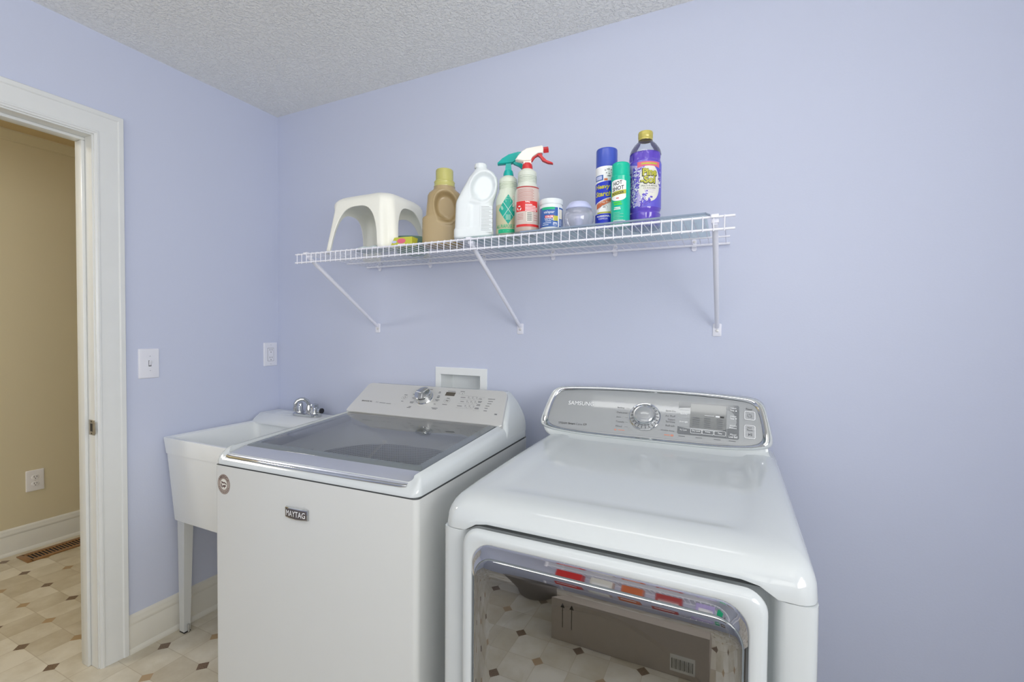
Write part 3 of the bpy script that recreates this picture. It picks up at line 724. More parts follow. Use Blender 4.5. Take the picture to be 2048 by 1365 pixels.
lay = [(.012, lambda x, y: zlow+arch(x, y)+.002, .03), (.0, lambda x, y: zlow+arch(x, y), .03), (-.0005, lambda x, y: zlow+.004+arch(x, y), .03)]
for i, g in ((0, .30), (.001, .46), (.004, .62), (.010, .79), (.018, .90), (.028, .965), (.042, 1.0), (.065, 1.012)):
    lay.append((i, (lambda gg: (lambda x, y: max(zlow+arch(x, y)+.006, zlow+(zd(y)-zlow)*gg)))(g), .034-i*.0))
for i, dz in ((.085, .000), (.095, -.003), (.12, -.004), (.2, -.004), (.30, -.004)):
    lay.append((i, (lambda q: (lambda x, y: zd(y)+q))(dz), .04))
b.loft([rr_d(i, r, f) for i, f, r in lay], M['white'], False, True)
part(b, 'top_panel', dryer, smooth=60)
# console: white shell, chrome bezel, silver face
DE = Vector((0, .085, .1285)).normalized(); DNn = Vector((0, -DE.z, DE.y)); DQ = Vector((1.9505, -.255, .995))
def df(s, t, d=0): p = DQ+DE*(t*.95)+DNn*d; return (p.x+s, p.y, p.z)
def spl(pts, n=6):      # closed smooth outline through points
    out = []; L = len(pts)
    for i in range(L):
        p0, p1, p2, p3 = pts[i-1], pts[i], pts[(i+1) % L], pts[(i+2) % L]
        for k in range(n):
            t = k/n
            out.append(tuple(.5*(2*p1[j]+(p2[j]-p0[j])*t+(2*p0[j]-5*p1[j]+4*p2[j]-p3[j])*t*t+(3*p1[j]-p0[j]-3*p2[j]+p3[j])*t**3) for j in (0, 1)))
    return out
half_o = [(0, -.0085), (.10, -.0085), (.20, -.007), (.27, -.002), (.318, .006), (.338, .016), (.3435, .034), (.340, .065), (.334, .10), (.327, .135), (.318, .152), (.302, .163), (.27, .168), (.19, .1725), (.09, .1745), (0, .175)]
half_i = [(0, .0055), (.10, .0055), (.19, .0065), (.25, .0095), (.293, .017), (.313, .028), (.3195, .045), (.3175, .075), (.313, .105), (.307, .128), (.299, .143), (.283, .1515), (.25, .156), (.18, .161), (.09, .164), (0, .1645)]
full = lambda h: spl([(x, y) for x, y in h]+[(-x, y) for x, y in h[-2:0:-1]], 4)
oo, ii = full(half_o), full(half_i)
mixp = lambda k: [(lerp(a[0], c[0], k), lerp(a[1], c[1], k)) for a, c in zip(oo, ii)]
b = MB()
back = lambda s, dep, drop=0: [(DQ.x+p[0]*s, max(df(*p)[1], 0)*0+df(*p)[1]+dep, max(.95, df(*p)[2]-drop)) for p in oo]
b.loft([[(x, min(y, -.112), z) for x, y, z in back(.985, .13, .012)], [(x, min(y, -.114), z) for x, y, z in back(1.0, .10, .006)], back(1.004, .03), [df(*p, -.004) for p in oo], [df(*p, .002) for p in mixp(.08)], [df(*p, .0035) for p in mixp(.2)], [df(*p, .002) for p in mixp(.3)]], M['white'], True, False)
# flare that joins the console to the top panel
low = sorted([p for p in oo if p[1] < .012], key=lambda p: p[0]); A = [df(p[0], p[1]+.003, -.005) for p in low]; rg = []; sm = max(abs(p[0]) for p in low)
for k in range(11):
    q = k/10; row = []
    for p, a_ in zip(low, A):
        e_ = max(0, (abs(p[0])-.22)/(sm-.22)); yb = lerp(-.340, a_[1]-.012, e_**2.2); xb = xc+p[0]*.975; zb = min(zd(yb)-.004, .9775)
        row.append((lerp(xb, a_[0], q**.8), lerp(yb, a_[1], q**.62), zb+(a_[2]-zb)*q**2.4))
    rg.append(row)
b.loft(rg, M['white'], False, False, closed=False)
part(b, 'console_shell', dryer, smooth=50)
b = MB(); b.loft([[df(*p, .002) for p in mixp(.28)], [df(*p, .0035) for p in mixp(.36)], [df(*p, .002) for p in mixp(.7)], [df(*p, -.0045) for p in mixp(1.0)]], M['chrome'], False, False); part(b, 'chrome_bezel', dryer, 'chrome bezel round the control panel', smooth=50)
b = MB()
def fz(x, y): # gently crowned face
    return -.0045+.0080*max(0, 1-((y-.108)/.108)**2)*max(0, 1-(abs(x)/.325)**4)
ctrp = (0, .085)
rg = []
for k in (0, .05, .12, .22, .35, .5, .65, .8, .93):
    rg.append([(lambda q: df(q[0], q[1], fz(*q)-(.001 if k == 0 else 0)))((lerp(p[0], ctrp[0]+p[0]*.5*0, k), lerp(p[1], ctrp[1], k))) for p in mixp(1.0)])
b.loft(rg, M['silver'], False, True); dface = part(b, 'control_panel', dryer, 'glossy silver control panel', smooth=80)
dp = lambda e: (lambda x, y: df(x, y, fz(x, y)+e))
b = MB()
b.text('SAMSUNG', dp(.0008), M['inkw'], w=.088, h=.0148, cx=-.213, cy=.1045, bold=.03)
b.text('STEAM', dp(.0006), M['inkd'], w=.030, h=.0072, cx=-.264, cy=.0272)
b.text('Smart', dp(.0006), M['inkd'], w=.024, h=.0072, cx=-.233, cy=.0280, bold=.02); b.text('Care', dp(.0006), M['ink'], w=.020, h=.0072, cx=-.2085, cy=.0282)
b.grid(lambda i, j: dp(.0006)(-.1935+.010*i, .0262+.0055*j), 1, 1, M['inkd']); b.text('XXL', dp(.0008), M['inkw'], w=.008, h=.0035, cx=-.1885, cy=.029)
for st, y in (('Bedding', .0988), ('Delicates', .0819), ('Jeans', .0654), ('Towels', .0495), ('Wool', .034)):
    b.text(st, dp(.0006), M['ink'], h=.0062, cx=-.0905, cy=y, align='l'); x_ = -.062; b.grid(lambda i, j: dp(.0006)(x_+.010*i, y-.0003+.0006*j), 1, 1, M['ink'])
for st, y in (('Quick Dry', .1005), ('Air Fluff', .0837), ('Steam', .0722), ('Sanitize', .0645), ('Refresh', .0511), ('Wrinkle Away', .0345)):
    b.text(st, dp(.0006), M['ink'], h=.0062, cx=.0865, cy=y, align='r')
b.grid(lambda i, j: dp(.0006)(-.092+.006*i, .0185+.005*j), 1, 1, M['inkr']); b.grid(lambda i, j: dp(.0006)(-.080+.020*i, .0205+.002*j), 1, 1, M['inkr'])
b.grid(lambda i, j: dp(.0006)(.058+.016*i, .0190+.003*j), 1, 1, M['inkr']); b.grid(lambda i, j: dp(.0006)(.0765+.008*i, .0175+.006*j), 1, 1, M['inkr'])
for x in (.108, .155, .204, .243): b.grid(lambda i, j: dp(.0006)(x-.009+.018*i, .0205+.0016*j), 1, 1, M['ink'])
b.text('Power', dp(.0006), M['inkd'], w=.0165, h=.0062, cx=.286, cy=.1295)
def dkey(x, y, z):
    x -= DQ.x; t = (z-DQ.z)/(DE.z*.95)
    if x < -.15: return 'brand_name' if t > .06 else 'model_name'
    if x < 0: return 'cycle_names#a' if t > .027 else 'cycle_marks#a'
    if x < .092: return 'cycle_names#b' if t > .027 else 'cycle_marks#b'
    return 'button_label' if x > .27 else 'button_names#%d' % int((x-.092)/.045)
split_build(b, dkey, dface)
def rbox(b, x0, x1, y0, y1, r, e0, e1, m, cap=True):
    b.loft([[dp(e)(x, y) for x, y in rr2(x0, x1, y0, y1, r, 4)] for e in (e0, e1)], m, False, cap)
def rframe(b, x0, x1, y0, y1, r, t, e, m):
    b.loft([[dp(e-.0008)(x, y) for x, y in rr2(x0, x1, y0, y1, r, 4)], [dp(e)(x, y) for x, y in rr2(x0, x1, y0, y1, r, 4)], [dp(e)(x, y) for x, y in rr2(x0+t, x1-t, y0+t, y1-t, r*.7, 4)]], m, False, False)
b = MB(); rbox(b, .0945, .260, .0277, .1375, .005, 0, .0012, M['panelg'])
scr = part(b, 'display_panel', dface, 'dark grey touch panel')
b = MB(); rbox(b, .1285, .226, .052, .1315, .001, .0012, .0018, M['screen'])
for r_ in range(5):
    for cx, wd in ((.145, .019), (.176, .017), (.2095, .015)): b.grid(lambda i, j: dp(.0021)(cx-wd/2+wd*i, .0565+r_*.0068+.0022*j), 1, 1, M['panelg'])
b.grid(lambda i, j: dp(.0021)(.198+.011*i, .0915+.0045*j), 1, 1, M['inkw']); b.grid(lambda i, j: dp(.0021)(.168+.026*i, .0938+.0012*j), 1, 1, M['inkw']); b.grid(lambda i, j: dp(.0021)(.2105+.010*i, .0912+.0046*j), 1, 1, M['inkd'])
part(b, 'screen', scr, 'grey display screen')
b = MB()
for st, x, y, wd in (('Rack Dry', .1105, .0939, .0195), ('Drum Light', .1108, .067, .023), ('My Cycle', .1112, .0407, .019), ('Dry Level', .1467, .0412, .0215), ('Temp.', .1783, .041, .0145), ('Time', .2105, .0408, .0115),
                     ('Adjust', .2447, .1265, .016), ('Time', .2415, .1190, .0105), ('Adjust', .2447, .0992, .016), ('Time', .2415, .0920, .0105), ('Wrinkle', .2446, .0692, .0185), ('Prevent', .2446, .0620, .0185), ('Mixed', .2449, .0412, .0155), ('Load Bell', .2449, .0340, .022)):
    b.text(st, dp(.0022), M['inkw'], w=wd, h=.0054 if ' ' not in st else .0062, cx=x, cy=y, bold=.01)
for y, s in ((.1188, 1), (.0922, -1)): b.add([dp(.0022)(.2495, y-.0022*s), dp(.0022)(.2545, y-.0022*s), dp(.0022)(.252, y+.0028*s)], [[0, 1, 2]], M['inkw'])
for x in (.1467, .1783, .2105): rframe(b, x-.0153, x+.0153, .0335, .0480, .0018, .0009, .0022, M['inkw'])
for y in (.1085, .0805, .0535): b.grid(lambda i, j: dp(.002)(.098+.027*i, y+.0006*j), 1, 1, M['btn'])
for y in (.1085, .0805, .0525): b.grid(lambda i, j: dp(.002)(.231+.025*i, y+.0004*j), 1, 1, M['btn'])
b.grid(lambda i, j: dp(.002)(.2278+.0012*i, .031+.10*j), 1, 4, M['btn'])
part(b, 'panel_lettering', scr, 'white button lettering', smooth=0)
for nm, y0, y1 in (('power_button', .0945, .121), ('start_button', .0355, .0755)):
    b = MB(); rbox(b, .2745, .3005, y0, y1, .004, -.001, .0015, M['btn']); rframe(b, .2735, .3015, y0-.001, y1+.001, .0045, .0016, .0021, M['inkw'])
    if nm[0] == 'p':
        for q in range(20):
            a0, a1 = R(125)+R(290)*q/20, R(125)+R(290)*(q+1)/20
            b.add([dp(.0021)(.2872+r*math.cos(a), .1072+r*math.sin(a)) for r, a in ((.0048, a0), (.0058, a0), (.0058, a1), (.0048, a1))], [[0, 1, 2, 3]], M['ink'])
        b.grid(lambda i, j: dp(.0021)(.2867+.001*i, .1085+.006*j), 1, 1, M['ink'])
    else:
        b.text('Start', dp(.0021), M['ink'], w=.012, h=.0058, cx=.2872, cy=.0690); b.text('Pause', dp(.0021), M['ink'], w=.014, h=.0058, cx=.2872, cy=.0612)
        b.add([dp(.0021)(.2835, .0515), dp(.0021)(.2835, .0425), dp(.0021)(.2885, .047)], [[0, 1, 2]], M['ink'])
        for x in (.2895, .2915): b.grid(lambda i, j: dp(.0021)(x+.001*i, .0425+.009*j), 1, 1, M['ink'])
    part(b, nm, dface)
kc = (-.0035, .0755)
def kd(r, d): return [df(kc[0]+r*math.cos(2*math.pi*k/64), kc[1]+r*math.sin(2*math.pi*k/64), d) for k in range(64)]
b = MB()
b.loft([kd(.0475, .000), kd(.0475, .0035), kd(.046, .0045), kd(.044, .0035)], M['chrome'], False, False)
b.loft([kd(.044, .0035), kd(.036, .0045), kd(.034, .005)], M['btn'], False, False)
for q in range(22):
    a = 2*math.pi*q/22; ca, sa = math.cos(a), math.sin(a)
    b.add([df(kc[0]+x*ca-y*sa, kc[1]+x*sa+y*ca, d) for x, y, d in ((.0355, -.0008, .0053), (.0425, -.0008, .0044), (.0425, .0008, .0044), (.0355, .0008, .0053))], [[0, 1, 2, 3]], M['inkd'])
b.loft([kd(.034, .004), kd(.034, .014), kd(.0335, .017), kd(.032, .0185), kd(.0305, .018), kd(.029, .0175)], M['chrome'], False, False)
b.loft([kd(.0295, .0172), kd(.026, .0195), kd(.020, .0222), kd(.012, .0240), kd(.005, .0246), kd(.0003, .0247)], M['silver'])
part(b, 'dial', dface, 'round chrome cycle dial', smooth=50)
# door
dx0, dx1, dz1, dz0 = 1.690, 2.244, .9150, .30
gx0, gx1, gz1 = 1.7155, 2.2165, .8915
YD = -.884
def ring_d(i, y, x0=dx0, x1=dx1, z0=dz0, z1=dz1, r=.036): return [(x, y, z) for x, z in rr2(x0+i, x1-i, z0+i, z1-i, max(.002, r-i), 8)]
b = MB()
win = lambda i, y: ring_d(i, y, gx0, gx1, dz0+.03, gz1, .045)
b.loft([ring_d(.03, -.822), ring_d(.03, YD+.024), ring_d(.008, YD+.024), ring_d(.002, YD+.020), ring_d(0, YD+.014), ring_d(.0015, YD+.009), ring_d(.005, YD+.0035), ring_d(.011, YD), win(-.003, YD), win(-.001, YD+.0015), win(0, YD+.003), win(0, YD+.03)], M['white'], True, False)
door = part(b, 'door', dryer, 'white door frame', smooth=50)
# chrome grip trim: crescent band that follows the top of the window
def outl_pts(x0, x1, zt_, r, zend, n=10, m=30):
    pts = [(x0, zend)]
    for k in range(n+1): a = R(180-90*k/n); pts.append((x0+r+r*math.cos(a), zt_-r+r*math.sin(a)))
    for k in range(1, m): pts.append((lerp(x0+r, x1-r, k/m), zt_))
    for k in range(n+1): a = R(90-90*k/n); pts.append((x1-r+r*math.cos(a), zt_-r+r*math.sin(a)))
    return pts+[(x1, zend)]
O1 = outl_pts(gx0, gx1, gz1, .045, .828); I1 = outl_pts(gx0+.0065, gx1-.0065, .8655, .045, .822)
b = MB(); rg = []
for k, d in ((0, .006), (.0, .0034), (.02, .0032), (.2, .0027), (.4, .0022), (.6, .0016), (.8, .0009), (.96, .0003), (1.0, .012)):
    rg.append([(lerp(a[0], c[0], k), YD+d, lerp(a[1], c[1], k)) for a, c in zip(O1, I1)])
b.loft(rg, M['mirror'], False, False, closed=False); part(b, 'grip_trim', door, 'chrome grip trim over the window', smooth=60)
# window: domed smoked glass with a dark rim
G1 = lambda i, y: [(x, y, z) for x, z in rr2(gx0+.006+i, gx1-.006-i, dz0+.036+i, .866-i, max(.003, .045-i), 10)]
b = MB(); b.loft([G1(-.0005, YD+.028), G1(-.0005, YD+.002), G1(.0010, YD-.0003), G1(.0025, YD-.0010)], M['frit'], False, False)
part(b, 'window_rim', door, 'dark window rim', smooth=50)
b = MB(); b.loft([G1(.0025, YD-.0010), G1(.0045, YD-.0018), G1(.006, YD-.0022), G1(.012, YD-.0032), G1(.020, YD-.0042), G1(.028, YD-.0048), G1(.036, YD-.0050), G1(.040, YD-.0050), G1(.060, YD-.0050)], M['doorglass'], False, True)
face_towards(part(b, 'door_window', door, 'smoked mirror glass window', smooth=80), (0, -1, 0))
b = MB(); pl2 = win(.001, YD+.029); b.add(pl2, [list(range(len(pl2)))], M['drum'])
cz = .60; cxd = (gx0+gx1)/2
bowl = lambda r, y: [(cxd+r*math.cos(2*math.pi*k/56), y, cz+r*.86*math.sin(2*math.pi*k/56)) for k in range(56)]
b.loft([bowl(.235, YD+.028), bowl(.232, YD+.020), bowl(.20, YD+.014), bowl(.17, YD+.018), bowl(.15, YD+.0275)], M['olive'], False, False)
part(b, 'door_liner', door, 'grey inner door panel')

# ================================================================== LAUNDRY SINK
TX0, TX1, TY0, TY1 = .012, .60, -.568, -.012
sink = thing('laundry_sink', 'white plastic laundry tub on tapered legs in the corner left of the washer', 'utility sink', (.30, -.29, 0), org=(.30, -.29, 0))
TR_ = .857
def tb(i, z, tx=0): return rrect(TX0+i+tx, TX1-i-tx, TY0+i+tx, TY1-i, .02, z, 5)
b = MB()
b.loft([rrect(TX0+.022, TX1-.022, TY0+.03, TY1-.02, .02, .498, 5), rrect(TX0+.020, TX1-.020, TY0+.028, TY1-.02, .022, .502, 5),
        rrect(TX0+.0095, TX1-.0095, TY0+.0075, TY1-.008, .02, .789, 5), rrect(TX0+.0075, TX1-.0075, TY0+.0055, TY1-.006, .018, .790, 5), rrect(TX0+.001, TX1-.001, TY0+.001, TY1-.001, .014, TR_-.003, 5), rrect(TX0+.0025, TX1-.0025, TY0+.0025, TY1-.0025, .013, TR_, 5),
        rrect(TX0+.012, TX1-.012, TY0+.016, TY1-.13, .03, TR_-.0005, 5), rrect(TX0+.020, TX1-.020, TY0+.024, TY1-.135, .03, TR_-.006, 5), rrect(TX0+.06, TX1-.06, TY0+.06, TY1-.15, .05, .54, 5), rrect(TX0+.10, TX1-.10, TY0+.10, TY1-.19, .05, .52, 5)], M['tub'], True, True)
part(b, 'basin', sink, smooth=35)
b = MB()
b.poly([(TY1, TR_-.01), (TY1, .893), (TY1-.10, .893), (TY1-.108, .891), (TY1-.135, .872), (TY1-.142, .866), (TY1-.150, TR_-.001), (TY1-.150, TR_-.01)], 0, TX0+.001, TX1-.001, M['tub'], .004)
part(b, 'faucet_deck', sink)
b = MB(); b.loft([rrect(.10, .20, -.105, -.045, .02, .8915), rrect(.10, .20, -.105, -.045, .02, .8942), rrect(.105, .195, -.10, -.05, .018, .8945), rrect(.108, .192, -.097, -.053, .016, .892)], M['tub'], False, True); part(b, 'soap_ledge', sink)
def tleg(xo, xi, y, sy):
    """bent sheet leg: a tapering face from the outer edge xo to the fold xi, and a flange running back from the fold"""
    b = MB(); t = .003; zt_, zb_ = .4985, .004; sx = 1 if xi > xo else -1
    A, B = [], []
    for z, ox, ix, fl in ((zt_, xo, xi, .038), (zb_, xo+sx*.009, xi-sx*.008, .026)):
        A.append([(ox, y, z), (ix, y, z), (ix, y+sy*t, z), (ox, y+sy*t, z)])
        B.append([(ix, y+sy*t, z), (ix, y+sy*fl, z), (ix-sx*t, y+sy*fl, z), (ix-sx*t, y+sy*t, z)])
    b.loft(A, M['whitesat']); b.loft(B, M['whitesat']); o = part(b, 'leg', sink)
    f = MB(); xa, xb = sorted((xo+sx*.009, xi-sx*.006)); ya, yb = sorted((y-sy*.001, y+sy*.027)); f.box(xa, xb, ya, yb, 0, .006, M['dark'], .002)
    f.tube([(xi-sx*.003, y+sy*.016, .004), (xi-sx*.003, y+sy*.016, .036)], .0045, M['chrome'], 10)
    fo = f.build('foot', o); fo['label'] = 'dark levelling foot'
tleg(.035, .084, -.522, 1); tleg(TX1-.03, TX1-.088, -.522, 1); tleg(.036, .09, -.06, -1); tleg(TX1-.04, TX1-.09, -.06, -1)
g = thing('faucet', 'small chrome two handle faucet on the back deck of the laundry sink', 'faucet', (.305, -.075, .893), org=(.305, -.075, .893))
b = MB(); b.loft([rrect(.222, .388, -.105, -.049, .025, z) for z in (.893, .903)]+[rrect(.228, .382, -.099, -.055, .022, .907)], M['chrome']); part(b, 'base_plate', g)
for x in (.252, .358):
    b = MB(); b.lathe([(0, .905), (.020, .905), (.020, .915), (.016, .920), (.0165, .948), (.015, .955), (.006, .958), (0, .958)], M['chrome'], 24, (x, -.078, 0), mod=lambda a, z: 1+.05*math.cos(8*a) if z > .918 else 1)
    part(b, 'handle', g)
b = MB(); b.lathe([(0, .905), (.017, .905), (.015, .93), (.012, .945), (0, .945)], M['chrome'], 24, (.312, -.072, 0))
pts = [(.312, -.072, .93), (.312, -.073, .950), (.309, -.079, .966), (.302, -.091, .976), (.292, -.107, .976), (.285, -.119, .970), (.282, -.125, .958), (.281, -.126, .945), (.281, -.126, .928)]
b.tube(pts, .0095, M['chrome'], 14); b.lathe([(0, .928), (.0115, .928), (.0115, .945), (0, .945)], M['chrome'], 18, (.281, -.126, -.006)); part(b, 'spout', g)
b = MB(); b.tube([(.388, -.078, .925), (.402, -.078, .925)], .013, M['chrome'], 20); b.tube([(.402, -.078, .925), (.408, -.078, .925)], .0125, M['dark'], 20); b.tube([(.388, -.078, .905), (.392, -.078, .925), (.40, -.078, .926)], .008, M['chrome'], 12); part(b, 'side_valve', g)
b = MB(); b.tube([(.20, -.43, .0105), (.197, -.44, .03), (.20, -.435, .09), (.24, -.40, .22), (.27, -.36, .40), (.28, -.33, .505)], .0075, M['hose'], 12)
tag(b.build('drain_hose', loc=(.20, -.43, 0)), 'thin beige hose hanging under the laundry sink to the floor', 'hose')

# ================================================================== WIRE SHELF
SX0, SX1, SYF, SZ = .628, 2.190, -.405, 1.6125
DECK = SZ+.0045+.0002
g = shelf = thing('wire_shelf', 'long white coated wire shelf on diagonal brackets above the machines', 'wire shelf', (1.41, -.2, SZ), org=(1.41, -.2, SZ))
for nm, y, z, r in (('front_rail', SYF, SZ, .0032), ('lip_rail', SYF-.001, SZ-.032, .0032), ('middle_rail', -.135, SZ, .0028), ('back_rail', -.010, SZ, .0042)):
    b = MB(); x1 = SX1-.012 if y > -.2 else SX1; b.tube([(SX0, y, z), (x1, y, z)], r, M['wire'], 10); part(b, nm, g)
b = MB(); nW = 61
for i in range(nW):
    x = SX0+.014+i*.0254; y0 = SYF-.0045
    b.tube([(x, -.004, SZ+.0035), (x, y0+.006, SZ+.0035), (x, y0+.001, SZ+.002), (x, y0-.0002, SZ-.003), (x, y0-.0005, SZ-.037)], .0014, M['wire'], 6)
part(b, 'wire_deck', g, 'close-set cross wires')
for x in (.687, 1.422, 2.1435):
    b = MB(); top = Vector((x, SYF+.012, SZ-.012)); bot = Vector((x, -.006, 1.338))
    b.tube([top, top.lerp(bot, .5), bot], [.0075, .0075, .007], M['wire'], 14)
    b.box(x-.009, x+.009, SYF+.005, SYF+.022, SZ-.014, SZ-.0035, M['wire'], .002)
    b.poly([(SYF-.009, SZ+.004), (SYF-.006, SZ+.0065), (SYF+.004, SZ+.0065), (SYF+.006, SZ+.0045), (SYF-.006, SZ+.003), (SYF-.0065, SZ-.003), (SYF-.009, SZ-.003)], 0, x-.009, x+.009, M['wire'], .001)
    br = part(b, 'support_bracket', g)
    b = MB(); b.loft([[(p[0], y, p[1]) for p in rr2(x-.0135+i, x+.0135-i, 1.306+i, 1.349-i, .004)] for y, i in ((0, 0), (-.003, 0), (-.004, .001))], M['wire'])
    pl_ = b.build('foot_plate', br)
    b = MB(); b.lathe([(0, 0), (.0052, 0), (.0048, -.002), (.002, -.003), (0, -.003)], M['steel'], 16, (x, -.004, 1.325), ax='y'); sc2 = b.build('screw', br); sc2['label'] = 'grey screw'
for px in (.70, .985, 1.255, 1.56, 1.80, 2.068):
    b = MB(); b.tube([(px-.007, -.010, SZ), (px+.007, -.010, SZ)], .0075, M['wire'], 16)
    b.loft([[(p[0], y, p[1]) for p in rr2(px-.008, px+.008, SZ-.018, SZ+.022, .0065)] for y in (-.0005, -.004, -.0045)], M['wire'])
    b.lathe([(0, 0), (.0042, 0), (.0036, -.0022), (0, -.0026)], M['steel'], 14, (px, -.0045, SZ+.013), ax='y')
    part(b, 'wall_clip', g)
# glass sheet lying on the shelf
b = MB(); GX0, GX1, GY0, GY1 = 1.40, 2.122, -.402, -.10
tz = lambda x: DECK+.0002+.0040*max(0, (x-GX0)/(GX1-GX0))
rings = []
for x in (GX0, GX0+.35, GX1): rings.append([(x, y, tz(x)+z) for y, z in ((GY0, 0), (GY1, 0), (GY1, .0045), (GY0, .0045))])
b.loft(rings, M['sheet'])
sheet = b.build('glass_sheet', loc=(1.76, -.25, DECK)); tag(sheet, 'clear greenish glass sheet lying on the wire shelf under the bottles', 'glass sheet')
M['edge'] = mat('grey_blue_edge_strip', (132, 146, 166), .2, coat=.4)
b = MB(); b.loft([[(x, y, tz(x)+z) for y, z in ((GY0-.002, .0003), (GY0+.002, .0003), (GY0+.002, .0050), (GY0-.002, .0050))] for x in (GX0+.2, GX0+.35, GX1)], M['edge'])
b.loft([[(x, y, z) for y in (GY0-.002, GY0+.012) for z in (0,)] if False else [(x, GY0-.002, tz(GX1)+dz-k), (x, GY0+.014, tz(GX1)+dz-k), (x, GY0+.014, tz(GX1)+dz-k-.003), (x, GY0-.002, tz(GX1)+dz-k-.003)] for x, dz, k in ((GX1-.001, .0048, 0), (GX1+.010, .0048, .0055))], M['edge'])
part(b, 'edge_strip', sheet, 'grey blue front edge strip')
GT = lambda x: tz(x)+.0047

# ================================================================== THINGS ON THE SHELF
# ---- step stool: thin moulded shell with an arch in each side
def make_stool(x, y, wx, wy, H):
    g = thing('step_stool', 'almond plastic step stool with arched sides at the left end of the wire shelf', 'step stool', (x, y, DECK), org=(0, 0, 0))
    b = MB(); bd = []      # boundary samples: (kind, side, along, corner t, arch height)
    ARW, ARH = .90, .168
    for s in range(4):
        ws = [-1, -.95]+[-ARW*math.cos(math.pi*k/36) for k in range(37)]+[.95, 1]
        for u in ws:
            a = ARH*(1-min(1, abs(u)/ARW)**3.0)**(1/3.0) if abs(u) < ARW else 0
            bd.append((s, u, None, a))
        for k in range(1, 12): bd.append((s, None, k/12, 0))
    def pos(s, u, ct, hx, hy, r, flute):
        hx_, hy_ = (hx, hy) if s % 2 == 0 else (hy, hx)
        if ct is None: p = (u*(hx_-r), -hy_)
        else:
            a = R(-90+90*ct); rr = r-flute*math.sin(math.pi*ct)**2*.9; p = (hx_-r+rr*math.cos(a), -hy_+r+rr*math.sin(a))
        for _ in range(s): p = (-p[1], p[0])
        return p
    def hx(z): return lerp(wx/2, wx/2*.80, (z/H)), lerp(wy/2, wy/2*.80, (z/H))
    rows = []
    zs = H-.046
    for t in [k/9 for k in range(10)]:
        rows.append([(lambda z: (*pos(s, u, ct, *hx(z), .042, .014*min(1, (zs-z)/.03+.15)), z))(lerp(a, zs, t)) for s, u, ct, a in bd])
    for k in range(1, 8):
        q = R(90*k/7); z = zs+.040*math.sin(q); ins = .050*(1-math.cos(q)); h = hx(zs)
        rows.append([(*pos(s, u, ct, h[0]-ins, h[1]-ins, .042+ins*.25, .002*(1-k/7)), z) for s, u, ct, a in bd])
    h = hx(zs)
    for f, z in ((.7, zs+.0435), (.4, zs+.0455), (.02, zs+.046)):
        rows.append([(*[c*f for c in pos(s, u, ct, h[0]-.050, h[1]-.050, .0545, 0)], z) for s, u, ct, a in bd])
    b.loft(rows, M['stool'], False, True)
    o = b.build('shell', g, smooth=60)
    md = o.modifiers.new('solid', 'SOLIDIFY'); md.thickness = .0042; md.offset = -1
    return g
make_stool(.908, -.243, .345, .288, .226)
# ---- sage bowl, clear bag and packet around the stool
b = MB(); b.lathe([(0, 0), (.05, 0), (.058, .006), (.074, .055), (.077, .058), (.074, .059), (.056, .010), (0, .008)], M['greenbowl'], 48)
tag(b.build('bowl', local=True, loc=(1.05, -.215, DECK)), 'sage green plastic bowl half hidden behind the step stool leg', 'bowl')
b = MB()
def bagf(i, j):
    u, v = i-.5, j-.5; e = max(0, 1-4*u*u)*max(0, 1-4*v*v)
    return (u*.15, v*.09, .0004+.016*e**.4+.004*math.sin(17*u+5*v)*e)
b.grid(bagf, 28, 18, M['bag'])
tag(b.build('plastic_bag', local=True, loc=(.965, -.335, DECK)), 'flattened clear plastic bag under the front arch of the step stool', 'bag')
g = thing('packet', 'small yellow green packet lying against the step stool leg beside the tan jug', 'packet', (1.125, -.368, DECK), R(6), org=(0, 0, 0))
b = MB(); pk = [(-.042, 0), (.046, 0), (.046, .030), (-.026, .030)]
b.loft([[(x, -.012+i, z) for x, z in pk] for i in (0,)]+[[(x, .018+z*.3, z) for x, z in pk]], M['yg']); part(b, 'wrapper', g)
b = MB(); fp = lambda x, z: (x, -.0126, z)
b.add([fp(.003+.017*math.cos(a), .017+.009*math.sin(a)) for a in [2*math.pi*k/24 for k in range(24)]], [list(range(24))], M['pinkp']); b.add([fp(-.026+.010*math.cos(a), .0145+.0045*math.sin(a)) for a in [2*math.pi*k/18 for k in range(18)]], [list(range(18))], M['lav'])
b.grid(lambda i, j: fp(-.012+.03*i, .003+.004*j), 1, 1, M['inkw']); part(b, 'print', g, smooth=0)

